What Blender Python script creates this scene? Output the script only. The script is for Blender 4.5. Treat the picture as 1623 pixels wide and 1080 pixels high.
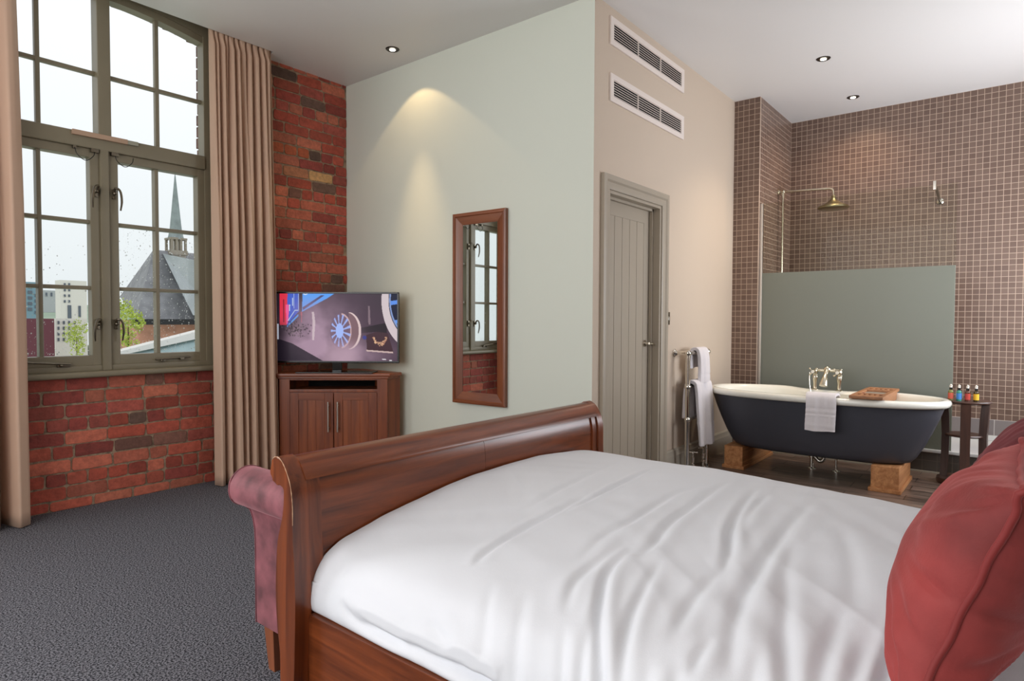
import bpy, bmesh, math, random
import numpy as np
from mathutils import Vector, Matrix, noise as mnoise

for o in list(bpy.data.objects):
    bpy.data.objects.remove(o)
SC = bpy.context.scene
COL = SC.collection
PI = math.pi
rnd = random.Random(7)

# ------------------------------------------------------------------ camera
W, H = 1623.0, 1080.0
PP = np.array([811.5, 540.0])
VA = np.array([1620.0, 512.0])      # vanishing point of world +X
VB = np.array([-440.0, 504.0])      # vanishing point of world +Y
FPX = math.sqrt(-np.dot(VA - PP, VB - PP))
def _unit(v):
    r = np.array([v[0] - PP[0], v[1] - PP[1], FPX]); return r / np.linalg.norm(r)
_a, _b = _unit(VA), _unit(VB)
RM = np.stack([_a, _b, np.cross(_a, _b)])    # world = RM @ camera ray
EYE = np.array([0.0, 0.0, 1.2])
def ray(u, v): return RM @ np.array([u - PP[0], v - PP[1], FPX])
def on_z(u, v, z): r = ray(u, v); return EYE + (z - EYE[2]) / r[2] * r
def on_y(u, v, y): r = ray(u, v); return EYE + y / r[1] * r
def on_x(u, v, x): r = ray(u, v); return EYE + x / r[0] * r

cam = bpy.data.cameras.new('camera')
cam_o = bpy.data.objects.new('camera', cam); COL.objects.link(cam_o)
right, up, back = RM @ np.array([1, 0, 0]), RM @ np.array([0, -1, 0]), RM @ np.array([0, 0, -1])
cam_o.matrix_world = Matrix(((right[0], up[0], back[0], EYE[0]), (right[1], up[1], back[1], EYE[1]),
                             (right[2], up[2], back[2], EYE[2]), (0, 0, 0, 1)))
cam.sensor_width = 36.0
cam.lens = FPX / W * 36.0
cam.clip_start = 0.02; cam.clip_end = 500
SC.camera = cam_o

# ------------------------------------------------------------------ light
SC.view_settings.view_transform = 'Standard'
SC.view_settings.look = 'None'
SC.view_settings.exposure = 0.0
SC.view_settings.gamma = 1.0
SC.view_settings.use_curve_mapping = False
SC.cycles.use_denoising = True
SC.cycles.max_bounces = 10
SC.cycles.diffuse_bounces = 5
SC.cycles.transparent_max_bounces = 16
SC.cycles.sample_clamp_indirect = 6.0
SC.cycles.caustics_reflective = False
SC.cycles.caustics_refractive = False

world = bpy.data.worlds.new('overcast_sky'); SC.world = world
world.use_nodes = True
wn = world.node_tree.nodes; wl = world.node_tree.links
bg = wn['Background']
tc = wn.new('ShaderNodeTexCoord'); sx = wn.new('ShaderNodeSeparateXYZ')
cr = wn.new('ShaderNodeValToRGB'); ns = wn.new('ShaderNodeTexNoise')
ns.inputs['Scale'].default_value = 3.0; ns.inputs['Detail'].default_value = 3.0
cr.color_ramp.elements[0].position = 0.0; cr.color_ramp.elements[0].color = (0.74, 0.78, 0.80, 1)
cr.color_ramp.elements[1].position = 0.35; cr.color_ramp.elements[1].color = (0.93, 0.95, 0.985, 1)
wl.new(tc.outputs['Generated'], sx.inputs[0]); wl.new(sx.outputs['Z'], cr.inputs[0])
wl.new(cr.outputs[0], bg.inputs[0])
bg.inputs[1].default_value = 1.15

def area(name, loc, direction, sx_, sy_, power, color, spread=PI):
    l = bpy.data.lights.new(name, 'AREA'); l.shape = 'RECTANGLE'; l.size = sx_; l.size_y = sy_
    l.energy = power; l.color = color; l.spread = spread
    o = bpy.data.objects.new(name, l); COL.objects.link(o); o.location = loc
    o.rotation_euler = Vector(direction).to_track_quat('-Z', 'Y').to_euler()
    return o
# added fill lights behind the camera and at left; last, daylight beside the bath
area('fill_light_behind', (-2.05, 1.6, 1.9), (1, 0, 0.08), 3.2, 2.3, 95, (0.96, 0.98, 1.0))
area('fill_light_left', (-0.9, 4.58, 2.0), (0.15, -1, 0.1), 1.3, 2.2, 80, (0.97, 0.985, 1.0))
area('daylight_window_bathroom', (5.6, -1.05, 1.75), (0.1, 1, 0.45), 2.2, 2.0, 125, (0.89, 0.93, 1.0))

# ------------------------------------------------------------------ helpers
def lin(c):
    return tuple(((x / 255.0) / 12.92 if x / 255.0 <= 0.04045 else ((x / 255.0 + 0.055) / 1.055) ** 2.4) for x in c)

def tag(o, label=None, cat=None, group=None, kind=None):
    if label: o['label'] = label
    if cat: o['category'] = cat
    if group: o['group'] = group
    if kind: o['kind'] = kind
    return o

def thing(name, loc, label, cat, group=None, rotz=0.0):
    o = bpy.data.objects.new(name, None); COL.objects.link(o)
    o.location = loc; o.rotation_euler = (0, 0, rotz); o.empty_display_size = 0.1
    return tag(o, label, cat, group)

def wloc(o):
    v = Vector((0, 0, 0))
    while o is not None:
        v = v + o.location; o = o.parent
    return v

def copy_tree(o, parent=None):
    c = o.copy(); COL.objects.link(c); c.parent = parent
    for ch in list(o.children): copy_tree(ch, c)
    return c

class MB:
    """collects shapes; build() links them as ONE mesh object"""
    def __init__(self):
        self.v = []; self.f = []; self.m = []; self.col = []
    def add(self, verts, faces, mi=0, col=None, M=None):
        b = len(self.v)
        for p in verts:
            p = Vector(p)
            if M is not None: p = M @ p
            self.v.append(tuple(p)); self.col.append(col)
        for f in faces:
            self.f.append(tuple(i + b for i in f)); self.m.append(mi)
        return self
    def bm(self, bm, mi=0, M=None):
        bm.verts.index_update()
        self.add([v.co[:] for v in bm.verts], [[v.index for v in f.verts] for f in bm.faces], mi, None, M)
        bm.free(); return self
    def box(self, lo, hi, bev=0.0, mi=0, M=None, seg=2):
        bm = bmesh.new()
        bmesh.ops.create_cube(bm, size=1.0)
        lo = Vector(lo); hi = Vector(hi); s = hi - lo; c = (hi + lo) / 2
        for v in bm.verts: v.co = Vector((v.co.x * s.x, v.co.y * s.y, v.co.z * s.z)) + c
        if bev > 0:
            bmesh.ops.bevel(bm, geom=list(bm.edges), offset=min(bev, min(abs(s.x), abs(s.y), abs(s.z)) * 0.45), segments=seg, profile=0.5, affect='EDGES')
        bmesh.ops.recalc_face_normals(bm, faces=list(bm.faces))
        return self.bm(bm, mi, M)
    def prism(self, pts, axis, a, b, bev=0.0, mi=0, M=None):
        """2-D outline extruded along an axis: axis 0 -> pts are (y,z); 1 -> (x,z); 2 -> (x,y)"""
        def P(p, t):
            return (t, p[0], p[1]) if axis == 0 else ((p[0], t, p[1]) if axis == 1 else (p[0], p[1], t))
        bm = bmesh.new()
        v0 = [bm.verts.new(P(p, a)) for p in pts]; v1 = [bm.verts.new(P(p, b)) for p in pts]
        n = len(pts)
        caps = [bm.faces.new(v0), bm.faces.new(list(reversed(v1)))]
        for i in range(n):
            j = (i + 1) % n; bm.faces.new((v0[j], v0[i], v1[i], v1[j]))
        if bev > 0:
            ed = set(e for f in caps for e in f.edges)
            bmesh.ops.bevel(bm, geom=list(ed), offset=bev, segments=2, profile=0.5, affect='EDGES')
        bmesh.ops.recalc_face_normals(bm, faces=list(bm.faces))
        return self.bm(bm, mi, M)
    def tube(self, pts, r, n=12, mi=0, M=None, cap=True, closed=False):
        pts = [Vector(p) for p in pts]
        rs = r if isinstance(r, (list, tuple)) else [r] * len(pts)
        N = len(pts); verts = []; faces = []
        T = []
        for i in range(N):
            if closed: t = pts[(i + 1) % N] - pts[i - 1]
            else: t = pts[min(i + 1, N - 1)] - pts[max(i - 1, 0)]
            T.append(t.normalized() if t.length > 1e-9 else Vector((0, 0, 1)))
        ref = Vector((0, 0, 1)) if abs(T[0].z) < 0.9 else Vector((1, 0, 0))
        u = T[0].cross(ref).normalized()
        for i in range(N):
            u = (u - T[i] * u.dot(T[i]))
            u = u.normalized() if u.length > 1e-6 else T[i].orthogonal().normalized()
            w = T[i].cross(u)
            for k in range(n):
                a = 2 * PI * k / n
                verts.append(pts[i] + (u * math.cos(a) + w * math.sin(a)) * rs[i])
        for i in range(N if closed else N - 1):
            j = (i + 1) % N
            for k in range(n):
                l = (k + 1) % n
                faces.append((i * n + k, i * n + l, j * n + l, j * n + k))
        if cap and not closed:
            faces.append(tuple(reversed(range(n)))); faces.append(tuple((N - 1) * n + k for k in range(n)))
        return self.add(verts, faces, mi, None, M)
    def lathe(self, prof, n=24, c=(0, 0, 0), mi=0, M=None, axis=2):
        """prof = [(radius, height)], turned about an axis through c"""
        verts = []; faces = []
        for (r, h) in prof:
            for k in range(n):
                a = 2 * PI * k / n
                p = (r * math.cos(a), r * math.sin(a), h)
                if axis == 0: p = (p[2], p[0], p[1])
                elif axis == 1: p = (p[1], p[2], p[0])
                verts.append((p[0] + c[0], p[1] + c[1], p[2] + c[2]))
        for i in range(len(prof) - 1):
            for k in range(n):
                l = (k + 1) % n
                faces.append((i * n + k, i * n + l, (i + 1) * n + l, (i + 1) * n + k))
        faces.append(tuple(reversed(range(n)))); faces.append(tuple((len(prof) - 1) * n + k for k in range(n)))
        return self.add(verts, faces, mi, None, M)
    def ball(self, c, r, n=12, mi=0, sz=1.0, M=None):
        k = max(6, n // 2)
        return self.lathe([(max(r * math.sin(PI * i / k), 1e-4), -r * sz * math.cos(PI * i / k)) for i in range(k + 1)], n, c, mi, M)
    def grid(self, P, mi=0, closed_u=False, M=None):
        """P[i][j] -> quads"""
        nu, nv = len(P), len(P[0]); verts = [p for row in P for p in row]; faces = []
        for i in range(nu if closed_u else nu - 1):
            a = (i + 1) % nu
            for j in range(nv - 1):
                faces.append((i * nv + j, a * nv + j, a * nv + j + 1, i * nv + j + 1))
        return self.add(verts, faces, mi, None, M)
    def build(self, name, mats, parent=None, world=True, smooth=35, fix=True):
        mats = mats if isinstance(mats, (list, tuple)) else [mats]
        me = bpy.data.meshes.new(name)
        if parent is not None: off = wloc(parent) if world else Vector((0, 0, 0))
        else:
            xs = [p[0] for p in self.v]; ys = [p[1] for p in self.v]; zs = [p[2] for p in self.v]
            off = Vector(((min(xs) + max(xs)) / 2, (min(ys) + max(ys)) / 2, min(zs)))
        me.from_pydata([(p[0] - off[0], p[1] - off[1], p[2] - off[2]) for p in self.v], [], self.f)
        for m in mats: me.materials.append(m)
        me.polygons.foreach_set('material_index', self.m)
        if any(c is not None for c in self.col):
            at = me.color_attributes.new('Col', 'FLOAT_COLOR', 'POINT')
            arr = []
            for c in self.col: arr += list((c if c is not None else (1, 1, 1))[:3]) + [1.0]
            at.data.foreach_set('color', arr)
        if fix:
            b = bmesh.new(); b.from_mesh(me); bmesh.ops.recalc_face_normals(b, faces=list(b.faces)); b.to_mesh(me); b.free()
        if smooth:
            me.shade_smooth(); me.set_sharp_from_angle(angle=math.radians(smooth))
        me.update()
        o = bpy.data.objects.new(name, me); COL.objects.link(o)
        if parent is not None: o.parent = parent
        else: o.location = off
        if 0 < smooth <= 40:
            wm = o.modifiers.new('weighted_normal', 'WEIGHTED_NORMAL'); wm.keep_sharp = True
        return o

def quad(n, pts): return [tuple(p) for p in pts]

def spline(pts, n):
    """Catmull-Rom through pts, n samples"""
    P = [np.array(p, float) for p in pts]; P = [2 * P[0] - P[1]] + P + [2 * P[-1] - P[-2]]
    out = []; m = len(pts) - 1
    for i in range(n):
        t = i / (n - 1) * m; k = min(int(t), m - 1); t -= k
        a, b, c, d = P[k:k + 4]
        out.append(0.5 * (2 * b + (c - a) * t + (2 * a - 5 * b + 4 * c - d) * t * t + (3 * b - a - 3 * c + d) * t ** 3))
    return out

# ------------------------------------------------------------------ materials
def new_mat(name):
    m = bpy.data.materials.new(name); m.use_nodes = True
    nt = m.node_tree; return m, nt, nt.nodes, nt.links, nt.nodes['Principled BSDF']

def pm(name, col, rough=0.5, metal=0.0, var=0.0, vscale=8.0, bump=0.0, bscale=60.0, sheen=0.0, coat=0.0, stretch=(1, 1, 1), spec=None, detail=4.0, emit=None):
    m, nt, n, l, p = new_mat(name)
    c = lin(col)
    p.inputs['Base Color'].default_value = (*c, 1); p.inputs['Roughness'].default_value = rough; p.inputs['Metallic'].default_value = metal
    if spec is not None: p.inputs['Specular IOR Level'].default_value = spec
    if sheen:
        p.inputs['Sheen Weight'].default_value = sheen; p.inputs['Sheen Roughness'].default_value = 0.4
        p.inputs['Sheen Tint'].default_value = (*[min(1, x * 1.6 + 0.15) for x in c], 1)
    if coat: p.inputs['Coat Weight'].default_value = coat; p.inputs['Coat Roughness'].default_value = 0.15
    if emit: p.inputs['Emission Color'].default_value = (*lin(emit[0]), 1); p.inputs['Emission Strength'].default_value = emit[1]
    if var or bump:
        t = n.new('ShaderNodeTexCoord'); mp = n.new('ShaderNodeMapping'); mp.inputs['Scale'].default_value = stretch
        l.new(t.outputs['Object'], mp.inputs[0])
    if var:
        x = n.new('ShaderNodeTexNoise'); x.inputs['Scale'].default_value = vscale; x.inputs['Detail'].default_value = detail
        l.new(mp.outputs[0], x.inputs['Vector'])
        r = n.new('ShaderNodeValToRGB')
        r.color_ramp.elements[0].position = 0.3; r.color_ramp.elements[1].position = 0.7
        r.color_ramp.elements[0].color = (*[x_ * (1 - var) for x_ in c], 1); r.color_ramp.elements[1].color = (*[min(1, x_ * (1 + var)) for x_ in c], 1)
        l.new(x.outputs['Fac'], r.inputs[0]); l.new(r.outputs[0], p.inputs['Base Color'])
    if bump:
        x = n.new('ShaderNodeTexNoise'); x.inputs['Scale'].default_value = bscale; x.inputs['Detail'].default_value = 3
        l.new(mp.outputs[0], x.inputs['Vector'])
        b = n.new('ShaderNodeBump'); b.inputs['Strength'].default_value = bump; b.inputs['Distance'].default_value = 0.01
        l.new(x.outputs['Fac'], b.inputs['Height']); l.new(b.outputs[0], p.inputs['Normal'])
    return m

def wood(name, c1, c2, axis, rough=0.32, scale=9.0, coat=0.25):
    """grain runs along the axis"""
    m, nt, n, l, p = new_mat(name)
    t = n.new('ShaderNodeTexCoord'); mp = n.new('ShaderNodeMapping')
    s = [scale * 1.8] * 3; s[axis] = scale * 0.12; mp.inputs['Scale'].default_value = s
    l.new(t.outputs['Object'], mp.inputs[0])
    x = n.new('ShaderNodeTexNoise'); x.inputs['Scale'].default_value = 1.0; x.inputs['Detail'].default_value = 6; x.inputs['Roughness'].default_value = 0.6; x.inputs['Distortion'].default_value = 0.6
    l.new(mp.outputs[0], x.inputs['Vector'])
    r = n.new('ShaderNodeValToRGB'); r.color_ramp.elements[0].position = 0.3; r.color_ramp.elements[1].position = 0.72
    r.color_ramp.elements[0].color = (*lin(c1), 1); r.color_ramp.elements[1].color = (*lin(c2), 1)
    l.new(x.outputs['Fac'], r.inputs[0]); l.new(r.outputs[0], p.inputs['Base Color'])
    p.inputs['Roughness'].default_value = rough; p.inputs['Coat Weight'].default_value = coat; p.inputs['Coat Roughness'].default_value = 0.2
    b = n.new('ShaderNodeBump'); b.inputs['Strength'].default_value = 0.08; b.inputs['Distance'].default_value = 0.003
    l.new(x.outputs['Fac'], b.inputs['Height']); l.new(b.outputs[0], p.inputs['Normal'])
    return m

def tile_mat(name, plane, c1, c2, grout, bw=0.05, bh=0.05, mortar=0.0021, rough=0.35, off=(0, 0), offset=0.0):
    """square tiles; plane 'yz','xz' or 'xy' in world metres"""
    m, nt, n, l, p = new_mat(name)
    g = n.new('ShaderNodeNewGeometry'); s = n.new('ShaderNodeSeparateXYZ'); c = n.new('ShaderNodeCombineXYZ')
    l.new(g.outputs['Position'], s.inputs[0])
    a, b = {'yz': ('Y', 'Z'), 'xz': ('X', 'Z'), 'xy': ('X', 'Y'), 'yx': ('Y', 'X')}[plane]
    l.new(s.outputs[a], c.inputs[0]); l.new(s.outputs[b], c.inputs[1])
    mp = n.new('ShaderNodeMapping'); mp.inputs['Location'].default_value = (off[0] + 10 * bw, off[1] + 10 * bh, 0)
    l.new(c.outputs[0], mp.inputs[0])
    t = n.new('ShaderNodeTexBrick'); t.offset = offset; t.squash = 1.0
    t.inputs['Scale'].default_value = 1.0; t.inputs['Brick Width'].default_value = bw; t.inputs['Row Height'].default_value = bh
    t.inputs['Mortar Size'].default_value = mortar; t.inputs['Mortar Smooth'].default_value = 0.15; t.inputs['Bias'].default_value = 0.0
    t.inputs['Color1'].default_value = (*lin(c1), 1); t.inputs['Color2'].default_value = (*lin(c2), 1); t.inputs['Mortar'].default_value = (*lin(grout), 1)
    l.new(mp.outputs[0], t.inputs['Vector']); l.new(t.outputs['Color'], p.inputs['Base Color'])
    r = n.new('ShaderNodeMapRange'); r.inputs[3].default_value = rough; r.inputs[4].default_value = 0.9
    l.new(t.outputs['Fac'], r.inputs[0]); l.new(r.outputs[0], p.inputs['Roughness'])
    bu = n.new('ShaderNodeBump'); bu.inputs['Strength'].default_value = 0.35; bu.inputs['Distance'].default_value = 0.002; bu.invert = True
    l.new(t.outputs['Fac'], bu.inputs['Height']); l.new(bu.outputs[0], p.inputs['Normal'])
    return m

def attr_mat(name, rough=0.8, noise_amt=0.35, nscale=30.0, bump=0.5, bscale=70):
    m, nt, n, l, p = new_mat(name)
    a = n.new('ShaderNodeAttribute'); a.attribute_name = 'Col'
    t = n.new('ShaderNodeTexCoord'); x = n.new('ShaderNodeTexNoise'); x.inputs['Scale'].default_value = nscale; x.inputs['Detail'].default_value = 5; x.inputs['Roughness'].default_value = 0.65
    l.new(t.outputs['Object'], x.inputs['Vector'])
    r = n.new('ShaderNodeMapRange'); r.inputs[1].default_value = 0.25; r.inputs[2].default_value = 0.75; r.inputs[3].default_value = 1 - noise_amt; r.inputs[4].default_value = 1 + noise_amt
    l.new(x.outputs['Fac'], r.inputs[0])
    mx = n.new('ShaderNodeMix'); mx.data_type = 'RGBA'; mx.blend_type = 'MULTIPLY'; mx.inputs[0].default_value = 1.0
    l.new(a.outputs['Color'], mx.inputs[6]); l.new(r.outputs[0], mx.inputs[7]); l.new(mx.outputs[2], p.inputs['Base Color'])
    p.inputs['Roughness'].default_value = rough
    if bump:
        y = n.new('ShaderNodeTexNoise'); y.inputs['Scale'].default_value = bscale; y.inputs['Detail'].default_value = 4
        l.new(t.outputs['Object'], y.inputs['Vector'])
        b = n.new('ShaderNodeBump'); b.inputs['Strength'].default_value = bump; b.inputs['Distance'].default_value = 0.006
        l.new(y.outputs['Fac'], b.inputs['Height']); l.new(b.outputs[0], p.inputs['Normal'])
    return m

def pane_mat(name, tint, gloss=0.06, rough=0.02):
    m, nt, n, l, p = new_mat(name); n.remove(p)
    t = n.new('ShaderNodeBsdfTransparent'); t.inputs[0].default_value = (*tint, 1)
    g = n.new('ShaderNodeBsdfGlossy'); g.inputs['Roughness'].default_value = rough
    x = n.new('ShaderNodeMixShader'); x.inputs[0].default_value = gloss
    l.new(t.outputs[0], x.inputs[1]); l.new(g.outputs[0], x.inputs[2]); l.new(x.outputs[0], n['Material Output'].inputs[0])
    return m

def frosted_mat(name, col):
    m, nt, n, l, p = new_mat(name); n.remove(p)
    c = (*lin(col), 1)
    d = n.new('ShaderNodeBsdfDiffuse'); d.inputs[0].default_value = c
    t = n.new('ShaderNodeBsdfTranslucent'); t.inputs[0].default_value = c
    a = n.new('ShaderNodeMixShader'); a.inputs[0].default_value = 0.5
    g = n.new('ShaderNodeBsdfGlossy'); g.inputs['Roughness'].default_value = 0.45
    b = n.new('ShaderNodeMixShader'); b.inputs[0].default_value = 0.10
    l.new(d.outputs[0], a.inputs[1]); l.new(t.outputs[0], a.inputs[2]); l.new(a.outputs[0], b.inputs[1]); l.new(g.outputs[0], b.inputs[2])
    l.new(b.outputs[0], n['Material Output'].inputs[0]); return m

def emit_mat(name, col, strength, attr=False):
    m, nt, n, l, p = new_mat(name)
    p.inputs['Base Color'].default_value = (0.005, 0.005, 0.006, 1); p.inputs['Roughness'].default_value = 0.3; p.inputs['Specular IOR Level'].default_value = 0.12
    p.inputs['Emission Strength'].default_value = strength
    if attr:
        a = n.new('ShaderNodeAttribute'); a.attribute_name = 'Col'; l.new(a.outputs['Color'], p.inputs['Emission Color'])
    else: p.inputs['Emission Color'].default_value = (*lin(col), 1)
    return m

M = {}
M['green_paint'] = pm('green_paint', (214, 218, 206), 0.7, bump=0.03, bscale=200)
M['tan_paint'] = pm('tan_paint', (198, 181, 163), 0.7, bump=0.03, bscale=200)
M['ceiling_paint'] = pm('ceiling_paint', (226, 224, 222), 0.45, bump=0.02, bscale=150)
M['plain_wall'] = pm('plain_wall_paint', (205, 196, 184), 0.8)
M['mortar'] = pm('mortar', (150, 128, 106), 0.95, var=0.45, vscale=25, bump=0.8, bscale=90)
M['brick'] = attr_mat('red_brick')
M['greige'] = pm('greige_door_paint', (166, 155, 139), 0.42)
M['skirting'] = pm('skirting_paint', (172, 163, 148), 0.45)
M['olive'] = pm('olive_window_paint', (126, 117, 96), 0.4, var=0.06, vscale=3)
M['vent_white'] = pm('vent_white', (226, 214, 206), 0.45)
M['black'] = pm('black_plastic', (14, 14, 16), 0.25)
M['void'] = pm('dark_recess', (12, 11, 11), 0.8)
M['chrome'] = pm('chrome', (222, 216, 206), 0.1, 1.0)
M['nickel'] = pm('aged_nickel', (212, 204, 184), 0.2, 1.0)
M['brass'] = pm('aged_brass_showerhead', (172, 162, 128), 0.28, 1.0)
M['steel'] = pm('brushed_steel', (210, 205, 198), 0.32, 1.0)
M['pewter'] = pm('pewter_handle', (120, 112, 98), 0.3, 1.0)
for i, ax in enumerate('xyz'):
    M['bed_' + ax] = wood('bed_mahogany_' + ax, (82, 37, 18), (146, 75, 38), i, 0.28, 15.0)
    M['cab_' + ax] = wood('cabinet_cherry_' + ax, (102, 44, 20), (154, 80, 38), i, 0.38)
    M['mir_' + ax] = wood('mirror_cherry_' + ax, (98, 50, 29), (146, 84, 50), i, 0.36)
    M['stool_' + ax] = wood('stool_dark_wood_' + ax, (52, 32, 25), (84, 54, 42), i, 0.4)
M['timber'] = wood('rough_pine_timber', (152, 96, 54), (208, 150, 98), 0, 0.7, 14, 0.0)
M['caddy'] = wood('caddy_hardwood', (134, 88, 54), (178, 122, 80), 0, 0.5, 12, 0.05)
M['leg_wood'] = wood('bench_leg_wood', (120, 66, 40), (158, 92, 58), 2, 0.4)
M['duvet'] = pm('white_cotton', (226, 228, 233), 0.85, bump=0.05, bscale=350, sheen=0.1)
M['pillow'] = pm('white_pillowcase', (238, 238, 240), 0.85, sheen=0.1)
M['towel'] = pm('white_towelling', (236, 230, 233), 0.95, bump=0.55, bscale=420, sheen=0.3)
M['red_velvet'] = pm('red_velvet', (140, 52, 50), 0.75, var=0.4, vscale=5, sheen=0.5, bump=0.08, bscale=160)
M['dark_velvet'] = pm('burgundy_velvet', (98, 20, 30), 0.75, var=0.25, vscale=7, sheen=0.5)
M['piping'] = pm('red_velvet_piping', (128, 40, 38), 0.7, sheen=0.6)
M['pink_velvet'] = pm('dusky_pink_velvet', (126, 72, 79), 0.7, var=0.6, vscale=11, sheen=0.8, detail=7)
M['bath_out'] = pm('charcoal_blue_enamel', (66, 67, 75), 0.38)
M['bath_in'] = pm('white_enamel', (240, 238, 228), 0.12, coat=0.4)
M['porcelain'] = pm('porcelain', (235, 230, 220), 0.2)
M['slate'] = pm('roof_slate', (138, 138, 142), 0.7, var=0.22, vscale=0.9)
M['pale_slate'] = pm('pale_lead_roof', (164, 170, 172), 0.7, var=0.12, vscale=0.6)
M['lead'] = pm('spire_lead', (138, 148, 148), 0.7, var=0.2, vscale=1.2)
M['stone'] = pm('church_stone', (150, 140, 125), 0.8)
M['far_brick'] = pm('far_brickwork', (188, 138, 118), 0.9, var=0.25, vscale=0.8)
M['white_render'] = pm('white_render', (228, 224, 218), 0.8)
M['maroon'] = pm('maroon_cladding', (112, 62, 74), 0.7)
M['office_blue'] = pm('office_glass', (120, 152, 168), 0.3)
M['dark_window'] = pm('far_window_glass', (96, 104, 116), 0.3)
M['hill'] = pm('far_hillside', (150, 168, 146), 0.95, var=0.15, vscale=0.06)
M['grass'] = pm('far_grass', (200, 208, 184), 0.95, var=0.15, vscale=0.3)  # haze is put into this colour, paling the grass
M['leaf'] = pm('yellow_green_leaf', (176, 190, 84), 0.7, var=0.3, vscale=3)
M['bark'] = pm('bark', (92, 78, 62), 0.9)
M['pane'] = pane_mat('window_pane', (0.975, 0.985, 0.98), 0.003)
M['screen_glass'] = pane_mat('clear_screen_glass', (0.925, 0.935, 0.905), 0.003, 0.05)
M['frost'] = frosted_mat('frosted_screen_glass', (142, 147, 132))
M['mirror'] = pm('mirror_silvering', (236, 240, 238), 0.012, 1.0)
M['drop'] = frosted_mat('raindrop', (250, 252, 252))
M['lamp'] = emit_mat('downlight_lamp', (255, 246, 228), 9.0)
M['tube_amber'] = pm('bottle_amber', (70, 38, 18), 0.1, coat=0.5)

# carpet: woven grey flecks
m, nt, n, l, p = new_mat('grey_carpet')
t = n.new('ShaderNodeNewGeometry'); x = n.new('ShaderNodeTexNoise'); x.inputs['Scale'].default_value = 150; x.inputs['Detail'].default_value = 1; x.inputs['Roughness'].default_value = 0.7
y = n.new('ShaderNodeTexNoise'); y.inputs['Scale'].default_value = 1.3
l.new(t.outputs['Position'], x.inputs['Vector']); l.new(t.outputs['Position'], y.inputs['Vector'])
r = n.new('ShaderNodeValToRGB'); r.color_ramp.elements[0].position = 0.42; r.color_ramp.elements[1].position = 0.58
r.color_ramp.elements[0].color = (*lin((40, 41, 46)), 1); r.color_ramp.elements[1].color = (*lin((128, 128, 135)), 1)
l.new(x.outputs['Fac'], r.inputs[0]); l.new(r.outputs[0], p.inputs['Base Color']); p.inputs['Roughness'].default_value = 1.0; p.inputs['Specular IOR Level'].default_value = 0.1
b = n.new('ShaderNodeBump'); b.inputs['Strength'].default_value = 0.12; b.inputs['Distance'].default_value = 0.002
l.new(x.outputs['Fac'], b.inputs['Height']); l.new(b.outputs[0], p.inputs['Normal'])
M['carpet'] = m

TILE1, TILE2, GROUT = (100, 78, 67), (114, 92, 80), (182, 160, 143)
M['tile_yz'] = tile_mat('mosaic_tile_back', 'yz', TILE1, TILE2, GROUT, off=(0.0, 0.0))
M['tile_xz'] = tile_mat('mosaic_tile_side', 'xz', TILE1, TILE2, GROUT, off=(0.012, 0.0))
M['tile_low'] = tile_mat('mosaic_tile_riser', 'yz', (70, 62, 56), (78, 70, 63), (104, 94, 84), 0.1, 0.1, 0.0022)
M['tile_big'] = tile_mat('grey_tile_band', 'yz', (122, 114, 114), (132, 124, 122), (200, 194, 190), 0.2, 0.14, 0.0025, off=(0.03, -0.07))

# dark plank floor
m, nt, n, l, p = new_mat('dark_plank_floor')
g = n.new('ShaderNodeNewGeometry'); s = n.new('ShaderNodeSeparateXYZ'); c = n.new('ShaderNodeCombineXYZ')
l.new(g.outputs['Position'], s.inputs[0]); l.new(s.outputs['Y'], c.inputs[0]); l.new(s.outputs['X'], c.inputs[1])
t = n.new('ShaderNodeTexBrick'); t.offset = 0.37; t.inputs['Scale'].default_value = 1.0; t.inputs['Brick Width'].default_value = 0.95; t.inputs['Row Height'].default_value = 0.155
t.inputs['Mortar Size'].default_value = 0.003; t.inputs['Color1'].default_value = (*lin((104, 84, 73)), 1); t.inputs['Color2'].default_value = (*lin((130, 110, 97)), 1); t.inputs['Mortar'].default_value = (*lin((38, 28, 24)), 1)
l.new(c.outputs[0], t.inputs['Vector'])
mp = n.new('ShaderNodeMapping'); mp.inputs['Scale'].default_value = (3.0, 34.0, 1.0); l.new(c.outputs[0], mp.inputs[0])
x = n.new('ShaderNodeTexNoise'); x.inputs['Scale'].default_value = 1.0; x.inputs['Detail'].default_value = 6; x.inputs['Distortion'].default_value = 0.5
l.new(mp.outputs[0], x.inputs['Vector'])
mr = n.new('ShaderNodeMapRange'); mr.inputs[1].default_value = 0.3; mr.inputs[2].default_value = 0.7; mr.inputs[3].default_value = 0.40; mr.inputs[4].default_value = 1.6
l.new(x.outputs['Fac'], mr.inputs[0])
mx = n.new('ShaderNodeMix'); mx.data_type = 'RGBA'; mx.blend_type = 'MULTIPLY'; mx.inputs[0].default_value = 1.0
l.new(t.outputs['Color'], mx.inputs[6]); l.new(mr.outputs[0], mx.inputs[7]); l.new(mx.outputs[2], p.inputs['Base Color'])
p.inputs['Roughness'].default_value = 0.34
b = n.new('ShaderNodeBump'); b.inputs['Strength'].default_value = 0.25; b.inputs['Distance'].default_value = 0.003
l.new(x.outputs['Fac'], b.inputs['Height']); l.new(b.outputs[0], p.inputs['Normal'])
M['plank'] = m

# ------------------------------------------------------------------ room shell
YB, XG, YT = 4.67, 3.473, 2.134       # brick wall, green wall, tan wall
XC, YC, XT = 5.96, 1.90, 6.96         # tiled column front, its side, tiled back wall
ZC = 3.25
XW, YR = -2.2, -1.2                   # walls behind and beside the camera
def struct(o): o['kind'] = 'structure'; return o

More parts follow.
